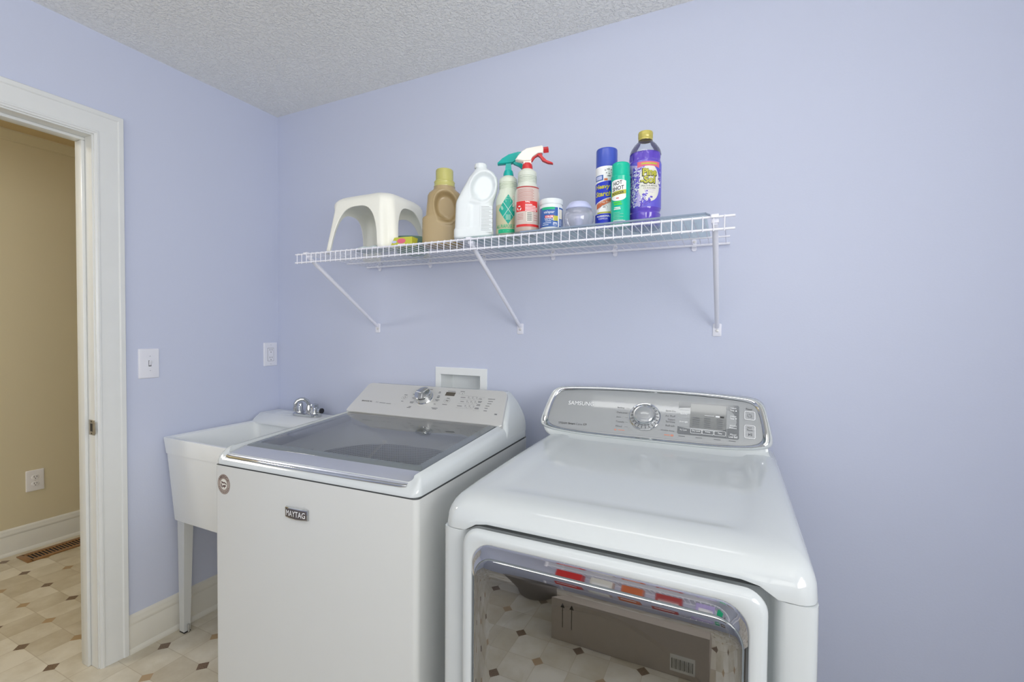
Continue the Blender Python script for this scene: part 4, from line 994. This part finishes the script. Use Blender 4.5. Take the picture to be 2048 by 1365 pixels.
# ---- jugs with a gripped recess
def jug(name, label, x, y, z, rot, prof, recess, mt, depth, parts_fn, zs=1):
    """prof: (z, left, right, half depth share); recess: (u, z, ru, rz, depth, tilt)"""
    g = thing(name, label, 'jug', (x, y, z), rot, org=(0, 0, 0)); b = MB(); rings = []; n = 120
    z0, z1 = prof[0][0], prof[-1][0]; NZ = 84
    PL = [(p[0], p[1]) for p in prof]; PR = [(p[0], p[2]) for p in prof]; PD = [(p[0], p[3]) for p in prof]
    for k in range(NZ+1):
        zz = lerp(z0, z1, k/NZ); l, r, d = interp(PL, zz), interp(PR, zz), interp(PD, zz)*depth/2
        c, a = (l+r)/2, (r-l)/2; ring = []
        for q in range(n):
            t = 2*math.pi*q/n; ct, st = math.cos(t), math.sin(t); e = 2/lerp(4.2, 2.2, max(0, min(1, (zz-z1*.72)/(z1*.25))))
            px = c+a*math.copysign(abs(ct)**e, ct); py = d*math.copysign(abs(st)**e, st)
            for (ru_, rz_, rx, rz, dep, ti) in recess:
                du, dz = px-ru_, zz-rz_; cu, cz_ = du*math.cos(ti)+dz*math.sin(ti), -du*math.sin(ti)+dz*math.cos(ti)
                rad = math.sqrt((cu/rx)**2+(cz_/rz)**2)
                if rad < 1.25:
                    f = 1/(1+math.exp((rad-.92)*20)); py *= 1-dep*f
                    if 1.0 < rad: py *= 1+.05*math.sin(math.pi*(rad-1)/.25)
            ring.append((px, py, zz))
        rings.append(ring)
    b.loft([[(p[0]*.96, p[1]*.94, z0-.002) for p in rings[0]]]+rings, mt); o = part(b, 'body', g, smooth=80)
    parts_fn(g)
    for ch in g.children: ch.scale.z = zs
    return g
def tan_parts(g):
    b = MB(); c = (.004, 0, 0)
    b.lathe([(0, .214), (.037, .214), (.038, .220), (.036, .223), (.036, .232), (.037, .235), (.035, .239), (.031, .240), (.0305, .278), (.029, .281), (.0, .281)], M['olivecap'], 56, c, mod=lambda a, z: 1+.012*math.cos(28*a) if .241 < z < .279 else 1)
    part(b, 'cap', g, 'olive green screw cap')
jug('detergent_jug', 'tan detergent jug with an olive cap between the step stool and white jug', 1.250, -.298, DECK, R(33),
    [(.002, -.070, .068, .95), (.006, -.073, .071, 1), (.094, -.073, .071, 1), (.100, -.071, .071, 1), (.106, -.061, .070, 1), (.16, -.056, .068, .97), (.182, -.055, .064, .92), (.193, -.050, .060, .85), (.204, -.038, .048, .78), (.212, -.034, .042, .8), (.216, -.034, .042, .8)],
    [(.010, .138, .038, .056, .62, .15)], M['tan'], .100, tan_parts, .97)
def white_parts(g):
    b = MB(); b.lathe([(0, .240), (.020, .240), (.021, .243), (.0205, .252), (.019, .254), (0, .254)], M['jug'], 40, (.022, 0, 0), mod=lambda a, z: 1+.015*math.cos(30*a)); part(b, 'cap', g, 'white screw cap')
    b = MB(); P = lambda x, zz: (x, -.0400, zz)
    b.grid(lambda i, j: P(.020+.040*i, .022+.085*j), 1, 1, M['jug'])
    rn = random.Random(5)
    for k in range(17):
        zz = .104-k*.0048; b.grid(lambda i, j: (.024+(.026+.006*(k % 3))*i, -.0404, zz+.0007*j), 1, 1, M['ink'])
    part(b, 'label', g, 'small printed label', smooth=0)
jug('bleach_jug', 'white plastic jug with dished grip between the tan jug and green sprayer', 1.399, -.337, GT(1.40), R(30),
    [(.002, -.063, .063, .95), (.006, -.066, .066, 1), (.030, -.066, .066, 1), (.036, -.063, .064, .97), (.115, -.060, .064, .97), (.125, -.058, .065, 1), (.15, -.046, .074, 1), (.18, -.030, .080, 1), (.205, -.018, .078, .92), (.225, -.004, .066, .72), (.236, .004, .048, .55), (.242, .006, .040, .5)],
    [(.030, .172, .038, .050, .66, -.30), (-.004, .070, .016, .052, .12, 0)], M['jug'], .080, white_parts)

# ---- trigger sprayers
def bottle_profile(H, r): # shoulders like a common 32 oz spray bottle, heights as share of H
    return [(0, 0), (r*.9, 0), (r, .006), (r, .028), (r*.97, .032), (r, .036), (r, H*.58), (r*.97, H*.62), (r*.78, H*.71), (r*.72, H*.76), (r*.70, H*.82), (r*.76, H*.885), (r*.72, H*.915), (r*.45, H*.955), (r*.36, H*.965), (r*.36, H), (0, H)]
def sprayer(name, label, x, y, z, rot, r, H, mbody, mhead, mneck, mtrig, headrot, label_fn, style):
    g = thing(name, label, 'spray bottle', (x, y, z), rot, org=(0, 0, 0))
    b = MB(); b.lathe(bottle_profile(H, r), mbody, 56)
    for k in range(6):
        zz = H*(.735+.022*k); b.lathe([(r*.70, zz-.0012), (r*.755, zz), (r*.70, zz+.0012)], mbody, 40)
    part(b, 'bottle', g, smooth=50)
    ca, sa = math.cos(headrot), math.sin(headrot)
    def hp(f, s_, zz): return (f*ca-s_*sa, f*sa+s_*ca, zz)     # f forward along the nozzle, s_ sideways
    b = MB(); b.lathe([(0, H-.012), (.0165, H-.012), (.0165, H-.002), (.0155, H+.004), (.0135, H+.010), (0, H+.010)], mneck, 40, mod=lambda a, zz: 1+.02*math.cos(24*a)); part(b, 'collar', g)
    b = MB()
    def slab(prof, wid, m, bev=.003):
        rings = []
        for s_, i in ((-wid/2, .9), (-wid/2+bev, 1), (wid/2-bev, 1), (wid/2, .9)):
            cf = sum(p[0] for p in prof)/len(prof); cz = sum(p[1] for p in prof)/len(prof)
            rings.append([hp(cf+(f-cf)*i, s_, cz+(zz-cz)*i) for f, zz in prof])
        b.loft(rings, m)
    Z = H+.006
    if style == 'wedge':
        b.loft([[hp(f*.9, s_*.9, Z+.002) for f, s_ in ((-.012, -.010), (.012, -.010), (.012, .010), (-.012, .010))], [hp(f*.65, s_*.7, Z+.032) for f, s_ in ((-.012, -.010), (.012, -.010), (.012, .010), (-.012, .010))]], mhead)
        slab([(-.036, Z+.024), (-.036, Z+.029), (-.020, Z+.044), (0, Z+.056), (.030, Z+.064), (.048, Z+.064), (.052, Z+.060), (.052, Z+.046), (.030, Z+.038), (.012, Z+.028), (-.014, Z+.026)], .022, mhead)
        part(b, 'spray_head', g)
        b = MB(); slab([(.014, Z+.034), (.028, Z+.040), (.040, Z+.030), (.060, Z+.012), (.058, Z+.006), (.050, Z+.004), (.034, Z+.018), (.016, Z+.026)], .014, mtrig, .002); part(b, 'trigger', g)
        b = MB(); b.tube([hp(.050, 0, Z+.054), hp(.064, 0, Z+.054)], .009, mtrig, 16); part(b, 'nozzle', g)
    else:
        slab([(-.038, Z+.014), (-.030, Z+.026), (-.018, Z+.040), (-.004, Z+.049), (.044, Z+.058), (.048, Z+.056), (.048, Z+.035), (.034, Z+.034), (.016, Z+.022), (.010, Z+.010), (-.012, Z+.008)], .026, mhead)
        b.loft([[hp(f, s_, Z) for f, s_ in ((-.012, -.010), (.012, -.010), (.012, .010), (-.012, .010))], [hp(f, s_, Z+.014) for f, s_ in ((-.014, -.010), (.012, -.010), (.012, .010), (-.014, .010))]], mhead)
        part(b, 'spray_head', g)
        b = MB(); slab([(.006, Z+.014), (.018, Z+.030), (.034, Z+.037), (.044, Z+.035), (.048, Z+.026), (.062, Z+.013), (.080, Z+.006), (.081, Z+.002), (.066, Z+.004), (.048, Z+.012), (.040, Z+.024), (.032, Z+.030), (.022, Z+.024), (.012, Z+.010)], .014, mtrig, .002); part(b, 'trigger', g)
        b = MB(); b.tube([hp(.047, 0, Z+.047), hp(.050, 0, Z+.047)], .007, mhead, 16); b.tube([hp(.050, 0, Z+.047), hp(.066, 0, Z+.049)], .0095, mtrig, 4); part(b, 'nozzle', g)
    label_fn(g, r); return g
def cyl(r, off, a0=0): return lambda x, z: ((r+off)*math.sin(x/r+a0), -(r+off)*math.cos(x/r+a0), z)
def green_label(g, r):
    b = MB(); zc, hw, hh = .090, .034, .048; P = cyl(r, .0006)
    dl_ = lambda s: zc-hh*(1-abs(s)/hw); dh_ = lambda s: zc+hh*(1-abs(s)/hw)
    b.patch(r, -hw, hw, dl_, dh_, M['tealprint'], 24)
    for sg in (1, -1): # white cross lines between the four quarters
        b.add([P(s, zc+sg*s*hh/hw+o) for s, o in ((-hw/2, -.0008), (-hw/4, -.0008), (0, -.0008), (hw/4, -.0008), (hw/2, -.0008), (hw/2, .0008), (hw/4, .0008), (0, .0008), (-hw/4, .0008), (-hw/2, .0008))], [[0, 1, 8, 9], [1, 2, 7, 8], [2, 3, 6, 7], [3, 4, 5, 6]], M['inkw'])
    b.add([P(x, z) for x, z in ((-.008, .113), (.008, .113), (.010, .127), (-.010, .127))], [[0, 1, 2, 3]], M['palegreen']); b.add([P(.0095*math.cos(a), .127+.004*math.sin(a)) for a in [2*math.pi*k/16 for k in range(16)]], [list(range(16))], M['palegreen'])
    for x in (-.006, -.002, .002, .006): b.add([P(x+dx, z) for dx, z in ((-.0012, .056), (.0012, .056), (.0012, .073), (-.0012, .073))], [[0, 1, 2, 3]], M['palegreen'])
    for z in (.055, .064, .073): b.add([P(x, z+dz) for x, dz in ((-.0085, 0), (.0085, 0), (.0085, .0014), (-.0085, .0014))], [[0, 1, 2, 3]], M['palegreen'])
    for x, z in ((-.022, .097), (-.020, .093), (.020, .095), (.023, .092), (.018, .089)): b.add([P(x+.004*math.cos(a), z+.005*math.sin(a)) for a in [2*math.pi*k/12 for k in range(12)]], [list(range(12))], M['palegreen'])
    b.patch(r, .014, .031, .098, .138, M['paper'], 6, .0005)
    for k in range(3): b.add([P(x, .130-k*.011+dz) for x, dz in ((.017, 0), (.028, 0), (.028, .0035), (.017, .0035))], [[0, 1, 2, 3]], M['pinkp'])
    b.text('ALL PURPOSE SPRAY', P, M['greenprint'], w=.088, h=.0110, cx=0, cy=.036, bold=.01)
    b.patch(r, -.036, .036, lambda s: .014, lambda s: .027, M['greenprint'], 16, .0004)
    b.add([P(x, .0205+dz) for x, dz in ((-.03, 0), (-.015, 0), (0, 0), (.015, 0), (.03, 0), (.03, .0008), (.015, .0008), (0, .0008), (-.015, .0008), (-.03, .0008))], [[0, 1, 8, 9], [1, 2, 7, 8], [2, 3, 6, 7], [3, 4, 5, 6]], M['palegreen'])
    part(b, 'label', g, 'teal diamond label', smooth=0)
def red_label(g, r):
    b = MB(); P = cyl(r, .0007); c = .002
    b.patch(r, -.039, .045, .024, .142, M['pinkpaper'], 24, .0003)
    b.patch(r, -.039, .045, .1405, .1445, M['brownred'], 24, .0004); b.patch(r, -.039, .045, .020, .0275, M['redprint'], 24, .0004)
    b.patch(r, -.039, .036, .067, .099, M['redprint'], 24, .0005)
    for k in range(9): b.patch(r, -.032, .018+.004*(k % 2), .134-k*.004, .135-k*.004, M['brownred'], 8, .0005)
    b.text('Safety', P, M['inkw'], h=.006, cx=-.006, cy=.0955, bold=.02, align='l')
    for k, wd in enumerate((.022, .034, .040, .040, .036)): b.patch(r, -.006, -.006+wd, .0865-k*.0045, .0885-k*.0045, M['inkw'], 6, .0007)
    for k in range(3): # three chasing arrows
        a = R(90+120*k)
        for a0, a1 in ((a-R(45), a+R(35)),):
            pts = [P(-.026+rr*math.cos(q)*1.0, .0775+rr*math.sin(q)) for rr, q in ((.0050, a0), (.0078, a0), (.0082, (a0+a1)/2), (.0078, a1), (.0050, a1), (.0048, (a0+a1)/2))]
            b.add(pts, [[0, 1, 2, 5], [5, 2, 3, 4]], M['inkw'])
    b.patch(r, -.002, .017, .035, .066, M['paper'], 6, .0005)
    for k in range(9): b.patch(r, .0, .015, .038+k*.0029, .038+k*.0029+(.0008 if k % 2 else .0016), M['inkd'], 4, .0007)
    for k in range(4): b.patch(r, -.034, -.012, .043+k*.005, .044+k*.005, M['brownred'], 4, .0005)
    for k in range(3): b.patch(r, .022, .036, .040+k*.007, .0412+k*.007, M['brownred'], 4, .0005)
    part(b, 'label', g, 'red and pinkish printed label', smooth=0)
sprayer('spray_bottle', 'milky spray bottle with a teal trigger head and teal diamond label', 1.511, -.304, GT(1.511), R(26), .0405, .216, M['milkg'], M['teal'], M['teal'], M['teal'], R(-4), green_label, 'wedge')
sprayer('spray_bottle', 'milky spray bottle with a white and red trigger head and red label', 1.594, -.338, GT(1.594), R(24), .0395, .216, M['milkr'], M['cream'], M['red'], M['red'], R(0), red_label, 'classic')

# ---- paint sample pot
g = thing('paint_pot', 'small white paint sample pot with a blue label beside the red sprayer', 'paint pot', (1.677, -.340, GT(1.677)), R(20), org=(0, 0, 0)); r = .0352
b = MB(); b.lathe([(0, 0), (r*.93, 0), (r, .004), (r, .076), (r*.97, .079), (r*.94, .082), (r*.94, .088), (0, .088)], M['jug'], 56); part(b, 'jar', g)
b = MB(); b.lathe([(0, .0835), (r*1.0, .0835), (r*1.01, .085), (r*1.01, .096), (r*.985, .0985), (r*.9, .099), (r*.88, .098), (0, .098)], M['jug'], 56); part(b, 'lid', g, 'white screw lid')
b = MB(); P = cyl(r, .0006)
b.patch(r, -.060, .062, .012, .071, M['bluel'], 40); b.patch(r, -.031, .011, .064, .0715, M['greenprint'], 12, .0004); b.patch(r, .0215, .025, .012, .071, M['inkw'], 3, .0005); b.patch(r, .026, .042, .037, .066, M['paper'], 6, .0005)
b.patch(r, .006, .0215, .030, .045, M['olivep'], 6, .0005)
b.text('valspar', P, M['inkw'], w=.034, h=.0105, cx=-.008, cy=.0555, slant=.15); b.text('COLOR', P, M['inkw'], w=.024, h=.0058, cx=-.006, cy=.0425, bold=.03); b.patch(r, -.020, .008, .0385, .0465, M['redprint'], 8, .0004)
b.text('SAMPLE', P, M['inkw'], w=.028, h=.0062, cx=-.006, cy=.0355, bold=.03)
for k, (x, wd) in enumerate(((-.018, .018), (-.026, .026), (-.028, .02))): b.patch(r, x, x+wd, .0285-k*.0055, .0300-k*.0055, M['inkw'], 4, .0006)
b.patch(r, .006, .018, .0165, .0245, M['inkw'], 4, .0005); b.patch(r, .007, .017, .0175, .0215, M['bluel'], 4, .0007)
for k in range(5): b.patch(r, .026, .041, .0165+k*.004, .0175+k*.004, M['inkw'], 4, .0006)
part(b, 'label', g, 'blue printed label', smooth=0)

# ---- round clear jar with lavender lid
g = thing('round_jar', 'round clear plastic jar with a lavender lid between paint pot and starch can', 'jar', (1.761, -.326, GT(1.761)), R(15), org=(0, 0, 0))
b = MB(); pr_ = [(0, .0005), (.024, .0005), (.030, .004), (.038, .014), (.0435, .028), (.0448, .040), (.043, .053), (.038, .063), (.033, .067)]; b.lathe(pr_+[(0.0, .0665)], M['ballglass'], 60); part(b, 'globe', g, 'clear round body', smooth=80)
b = MB(); b.lathe([(0, .064), (.0375, .064), (.0392, .066), (.0385, .070), (.035, .076), (.029, .084), (.026, .086), (0, .087)], M['lav'], 56); part(b, 'lid', g, 'lavender lid')
b = MB(); b.lathe([(0, .002), (.016, .002), (.016, .006), (.0125, .008), (.0125, .046), (.011, .048), (0, .048)], M['lav'], 32); part(b, 'core', g, 'lavender inner core')

# ---- spray starch can
g = thing('aerosol_can', 'tall aerosol starch can with a blue cap behind the mint fogger can', 'aerosol can', (1.833, -.278, GT(1.833)), R(14), org=(0, 0, 0)); r = .0333
b = MB(); b.lathe([(0, 0), (r*.95, 0), (r, .0015), (r*1.0, .003), (r*.985, .004), (r*.985, .188), (r*1.0, .190), (r*.95, .194), (r*.8, .197), (0, .197)], M['inkw'], 56); part(b, 'can', g)
b = MB(); b.lathe([(0, .190), (r*.97, .190), (r*.97, .244), (r*.955, .247), (r*.93, .2485), (r*.9, .247), (0, .2465)], M['blue'], 56); part(b, 'cap', g, 'glossy blue cap')
b = MB(); P = cyl(r, .0006); lo = -.012
b.patch(r, -.050, .050, .004, .050, M['bluep'], 40, .0002)
cv = lambda z, k: (lambda s: z+k*(s+.012))
b.patch(r, -.045, .045, lambda s: .092+.55*(s+.01)*.6, lambda s: .146+.35*(s+.01)*.3, M['bluep'], 40, .0002)
b.patch(r, -.045, .045, lambda s: .086+.33*(s+.01), lambda s: .0905+.33*(s+.01), M['inkw'], 30, .0003)
b.patch(r, -.033, .034, lambda s: .0700+.42*(s+.02), lambda s: .0875+.36*(s+.015), M['orange'], 30, .0003)
b.text('Heavy', P, M['yellow'], w=.046, h=.0170, cx=-.014, cy=.1295, bold=.03, slant=.15); b.text('Starch', P, M['yellow'], w=.052, h=.0150, cx=-.011, cy=.1095, bold=.03, slant=.15)
b.text('Crisp Finish', P, M['paper'], w=.040, h=.0065, cx=-.002, cy=.0835)
b.text('PROFESSIONAL', P, M['inkw'], w=.042, h=.0055, cx=-.010, cy=.0425, bold=.03); b.text('FORMULA', P, M['inkw'], w=.028, h=.0055, cx=-.010, cy=.0350, bold=.03)
b.patch(r, -.030, .020, .051, .0555, M['olivep'], 14, .0003)
b.patch(r, -.040, -.010, .150, .166, M['bluel'], 8, .0003); b.patch(r, -.036, -.014, .1525, .1635, M['lav'], 8, .0004); b.patch(r, -.007, .003, .1485, .155, M['orange'], 4, .0003)
irn = [(-.024, .057), (-.022, .066), (-.012, .074), (.0, .074), (.004, .068), (.002, .060)]
b.add([P(*p) for p in irn], [[0, 1, 2, 3, 4, 5]], M['inkw']); 
for p, q in zip(irn, irn[1:]+irn[:1]): b.add([P(p[0], p[1]), P(q[0], q[1]), P(q[0], q[1]+.0012), P(p[0], p[1]+.0012)], [[0, 1, 2, 3]], M['ink'])
b.patch(r, -.010, -.002, .0685, .0705, M['ink'], 3, .0008)
for k, (x, wd, z) in enumerate(((-.006, .004, .178), (.001, .008, .181), (.012, .006, .179), (-.002, .003, .170), (.006, .003, .168), (.014, .004, .171), (.002, .010, .161))): b.patch(r, x, x+wd, z, z+.0018, M['ink'], 3, .0005)
b.patch(r, -.028, -.018, .006, .011, M['inkw'], 4, .0005); b.patch(r, -.012, .002, .006, .0085, M['inkw'], 4, .0005); b.patch(r, .012, .020, .006, .011, M['inkw'], 4, .0005)
part(b, 'label', g, 'blue and white starch label', smooth=0)

# ---- fogger can
g = thing('aerosol_can', 'shorter mint green fogger can in front of the starch can', 'aerosol can', (1.886, -.322, GT(1.886)), R(13), org=(0, 0, 0)); r = .0283
b = MB(); b.lathe([(0, 0), (r*.95, 0), (r, .0015), (r, .003), (r*.98, .004), (r*.98, .142), (r*1.0, .1435), (r*1.0, .146), (r*.9, .149), (0, .149)], M['mint'], 56); part(b, 'can', g)
b = MB(); b.lathe([(0, .147), (r*.93, .147), (r*.92, .178), (r*.89, .183), (r*.8, .1855), (0, .186)], M['mint'], 56); part(b, 'cap', g, 'mint green cap')
b = MB(); P = cyl(r, .0006)
b.patch(r, -.030, .0155, lambda s: .088-.016*math.sqrt(max(0, 1-((s+.008)/.025)**2)), lambda s: .126+.007*math.sqrt(max(0, 1-((s+.008)/.025)**2)), M['inkw'], 24, .0002)
b.patch(r, -.030, .0155, lambda s: .087+.16*(s+.02), lambda s: .099+.16*(s+.02), M['olivep'], 16, .0004)
tl = lambda y0: (lambda x, z: P(x, z+.16*(x+.005)))
b.text('HOT', tl(0), M['inkd'], w=.026, h=.0115, cx=-.009, cy=.1235, bold=.02); b.text('SHOT', tl(0), M['inkd'], w=.034, h=.0115, cx=-.008, cy=.1085, bold=.02); b.text('FOGGER', tl(0), M['inkd'], w=.034, h=.0075, cx=-.008, cy=.0945, bold=.03)
b.patch(r, -.013, -.005, .0785, .081, M['redprint'], 4, .0005)
for x, z in ((-.010, .0665), (-.008, .0605)): b.patch(r, x-.012, x+.012, z, z+.0035, M['lime'], 6, .0004)
for x, z, wd in ((-.010, .0515, .018), (-.010, .0472, .020)): b.patch(r, x-wd/2, x+wd/2, z, z+.0026, M['inkw'], 6, .0004)
for k in range(6): b.patch(r, -.022, -.002+.010*(k % 2), .038-k*.0042, .039-k*.0042, M['palegreen'], 8, .0004)
for k in range(3): b.patch(r, -.022, .014-.004*k, .0145-k*.004, .0160-k*.004, M['inkw'], 8, .0004)
part(b, 'label', g, 'white and olive label', smooth=0)

# ---- purple cleaner bottle
g = thing('cleaner_bottle', 'large clear bottle of purple cleaner with a gold cap at the right', 'cleaner bottle', (1.946, -.268, GT(1.946)), R(9), org=(0, 0, 0)); r = .0465
zig = lambda a, z: 1+(.085*abs(((a*7/math.pi+(1 if z > .1 else 0)) % 2)-1)-.055)*(1 if (.196 < z < .218 or .012 < z < .040) else 0)
b = MB(); b.lathe([(0, 0), (r*.86, 0), (r*.96, .004), (r*.98, .012), (r*.93, .026), (r*.98, .041), (r*.93, .046), (r*.97, .052), (r*1.0, .056), (r*1.0, .190), (r*.98, .194), (r*.96, .198), (r*.98, .207), (r*.96, .217), (r*.955, .2195), (0, .2195)], M['purple'], 84, mod=zig); part(b, 'liquid', g, 'purple liquid', smooth=25)
b = MB(); b.lathe([(r*.975, .218), (r*.965, .224), (r*.90, .233), (r*.72, .246), (r*.52, .256), (r*.42, .260), (r*.40, .264), (r*.40, .272)], M['clear'], 60, cap=False); part(b, 'shoulder', g, 'clear empty shoulder', smooth=60)
b = MB(); b.lathe([(0, .262), (r*.43, .262), (r*.45, .265), (r*.43, .268), (r*.455, .270), (r*.46, .284), (r*.44, .2865), (0, .287)], M['gold'], 48, mod=lambda a, z: 1+.01*math.cos(36*a)); part(b, 'cap', g, 'gold screw cap')
b = MB(); RL = r*1.0; P = cyl(RL, .0008)
b.patch(RL, -.075, .075, .057, .188, M['violet'], 60, .0003)
b.patch(RL, -.075, -.004, .060, lambda s: .185-.3*max(0, s+.05), M['lilac'], 24, .0004)
def blob(s): return math.sqrt(max(0, 1-((s-.014)/.033)**2))
b.patch(RL, -.0189, .0469, lambda s: .118-.046*blob(s), lambda s: .118+.060*blob(s), M['paper'], 40, .0005)
b.patch(RL, -.022, .046, lambda s: .1735+.012*((s-.012)/.034)**2*-.3, lambda s: .1865, M['pinkp'], 20, .0006)
def lav_sprig(s0, z0, s1, z1, n, sd):
    q = random.Random(sd)
    for k in range(n):
        t = q.random(); s_ = lerp(s0, s1, t)+(q.random()-.5)*.010; z_ = lerp(z0, z1, t)+(q.random()-.5)*.010; rr = .0012+q.random()*.0018
        b.add([cyl(RL, .0010)(s_+rr*math.cos(a), z_+rr*math.sin(a)) for a in [2*math.pi*j/7 for j in range(7)]], [list(range(7))], M['purple'] if q.random() < .5 else (M['violet'] if q.random() < .5 else M['inkw']))
lav_sprig(-.040, .06, -.030, .172, 110, 1); lav_sprig(-.030, .06, -.015, .165, 100, 2); lav_sprig(-.012, .060, .004, .100, 60, 3); lav_sprig(.004, .066, .018, .082, 24, 4); lav_sprig(.048, .12, .046, .165, 26, 6); lav_sprig(-.050, .06, -.046, .16, 60, 7)
tP = lambda d, sl=0: (lambda x, z: cyl(RL, d)(x, z+sl*x))
for st, cx, cy, wd, hh in (('Pine', .014, .1555, .040, .021), ('-Sol', .009, .1340, .040, .021)):
    b.text(st, tP(.0011), M['inkd'], w=wd+.004, h=hh+.0035, cx=cx, cy=cy-.0005, bold=.075); b.text(st, tP(.0016), M['olivep'], w=wd, h=hh, cx=cx, cy=cy, bold=.04)
b.text('MULTI-SURFACE', tP(.0011), M['ink'], w=.046, h=.0048, cx=.014, cy=.1165, bold=.02); b.text('CLEANER', tP(.0011), M['ink'], w=.036, h=.0030, cx=.014, cy=.1095)
for k, wd in enumerate((.030, .022)): b.patch(RL, .014-wd/2, .014+wd/2, .1035-k*.006, .1046-k*.006, M['lilac'], 6, .0009)
b.text('Fresh Scent', tP(.0011), M['paper'], w=.044, h=.0055, cx=.012, cy=.1800) if False else b.patch(RL, -.010, .036, .178, .1825, M['olivep'], 10, .0008)
part(b, 'label', g, 'violet lavender flower label', smooth=0)

# ================================================================== BEHIND THE CAMERA (seen in the dryer door)
g = thing('cardboard_box', 'low brown cardboard box on the floor mirrored in the dryer door', 'box', (1.82, -2.11, 0), org=(1.82, -2.11, 0))
b = MB(); b.box(1.51, 2.135, -2.29, -1.93, 0, .185, M['card'], .002, 1); part(b, 'carton', g)
b = MB(); q_ = lambda x0, x1, z0, z1, m, d=.0006: b.add([(x0, -1.93+d, z0), (x1, -1.93+d, z0), (x1, -1.93+d, z1), (x0, -1.93+d, z1)], [[0, 1, 2, 3]], m)
q_(1.995, 2.085, .02, .085, M['paper'])
for k in range(16): q_(2.0+k*.005, 2.0018+k*.005+(.0014 if k % 3 == 0 else 0), .03, .07, M['inkd'], .001)
for x in (1.56, 1.60): q_(x-.0015, x+.0015, .06, .15, M['inkd']); b.add([(x-.010, -1.9294, .145), (x+.010, -1.9294, .145), (x, -1.9294, .165)], [[0, 1, 2]], M['inkd'])
split_build(b, lambda x, y, z: 'arrow_print' if x < 1.8 else 'barcode_label', g)
b = MB(); b.lathe([(0, 0), (.10, 0), (.105, .01), (.135, .36), (.142, .37), (.138, .375), (.10, .02), (0, .02)], M['binp'], 48)
tag(b.build('waste_bin', local=True, loc=(1.32, -2.25, 0)), 'dark grey round waste bin on the floor left of the cardboard box', 'bin')

# low white rack with a few packages, mirrored in the chrome trim of the dryer door
g = thing('storage_rack', 'low white rack of packages against the wall facing the dryer', 'rack', (1.9, -3.0, 0), org=(1.9, -3.0, 0))
for z in (.30,):
    b = MB()
    for y in (-3.17, -2.83): b.tube([(1.2, y, z), (2.6, y, z)], .005, M['wire'], 8)
    for k in range(48): x = 1.21+k*.0295; b.tube([(x, -3.17, z+.006), (x, -2.83, z+.006)], .002, M['wire'], 6)
    part(b, 'wire_deck', g)
for x in (1.2, 2.6):
    for y in (-3.17, -2.83): b = MB(); b.tube([(x, y, 0), (x, y, .34)], .010, M['wire'], 10); part(b, 'leg', g)
for k, (nm, x, wd, h, m, lb, ct) in enumerate((('carton', 1.32, .16, .20, 'redprint', 'red carton at the left end of the low white rack', 'carton'), ('carton', 1.52, .13, .16, 'paper', 'pale carton beside the red carton on the low rack', 'carton'), ('carton', 1.70, .12, .22, 'orange', 'orange carton standing in the middle of the low rack', 'carton'),
        ('carton', 1.90, .14, .17, 'brownred', 'brownish red carton right of the orange carton on the rack', 'carton'), ('carton', 2.10, .12, .15, 'lilac', 'lilac speckled carton on the low white rack', 'carton'), ('carton', 2.27, .12, .20, 'greenprint', 'green carton second from the right end of the rack', 'carton'), ('carton', 2.46, .15, .17, 'emblemd', 'dark brown carton at the right end of the low white rack', 'carton'))):
    b = MB(); b.box(-wd/2, wd/2, -.05, .05, 0, h, M[m], .002, 1)
    b.box(-wd/2+.015, wd/2-.015, .0502, .0508, h*.45, h*.7, M['inkw'])
    tag(b.build(nm, local=True, loc=(x, -2.98, .3085)), lb, ct, 'cartons on the low white rack')
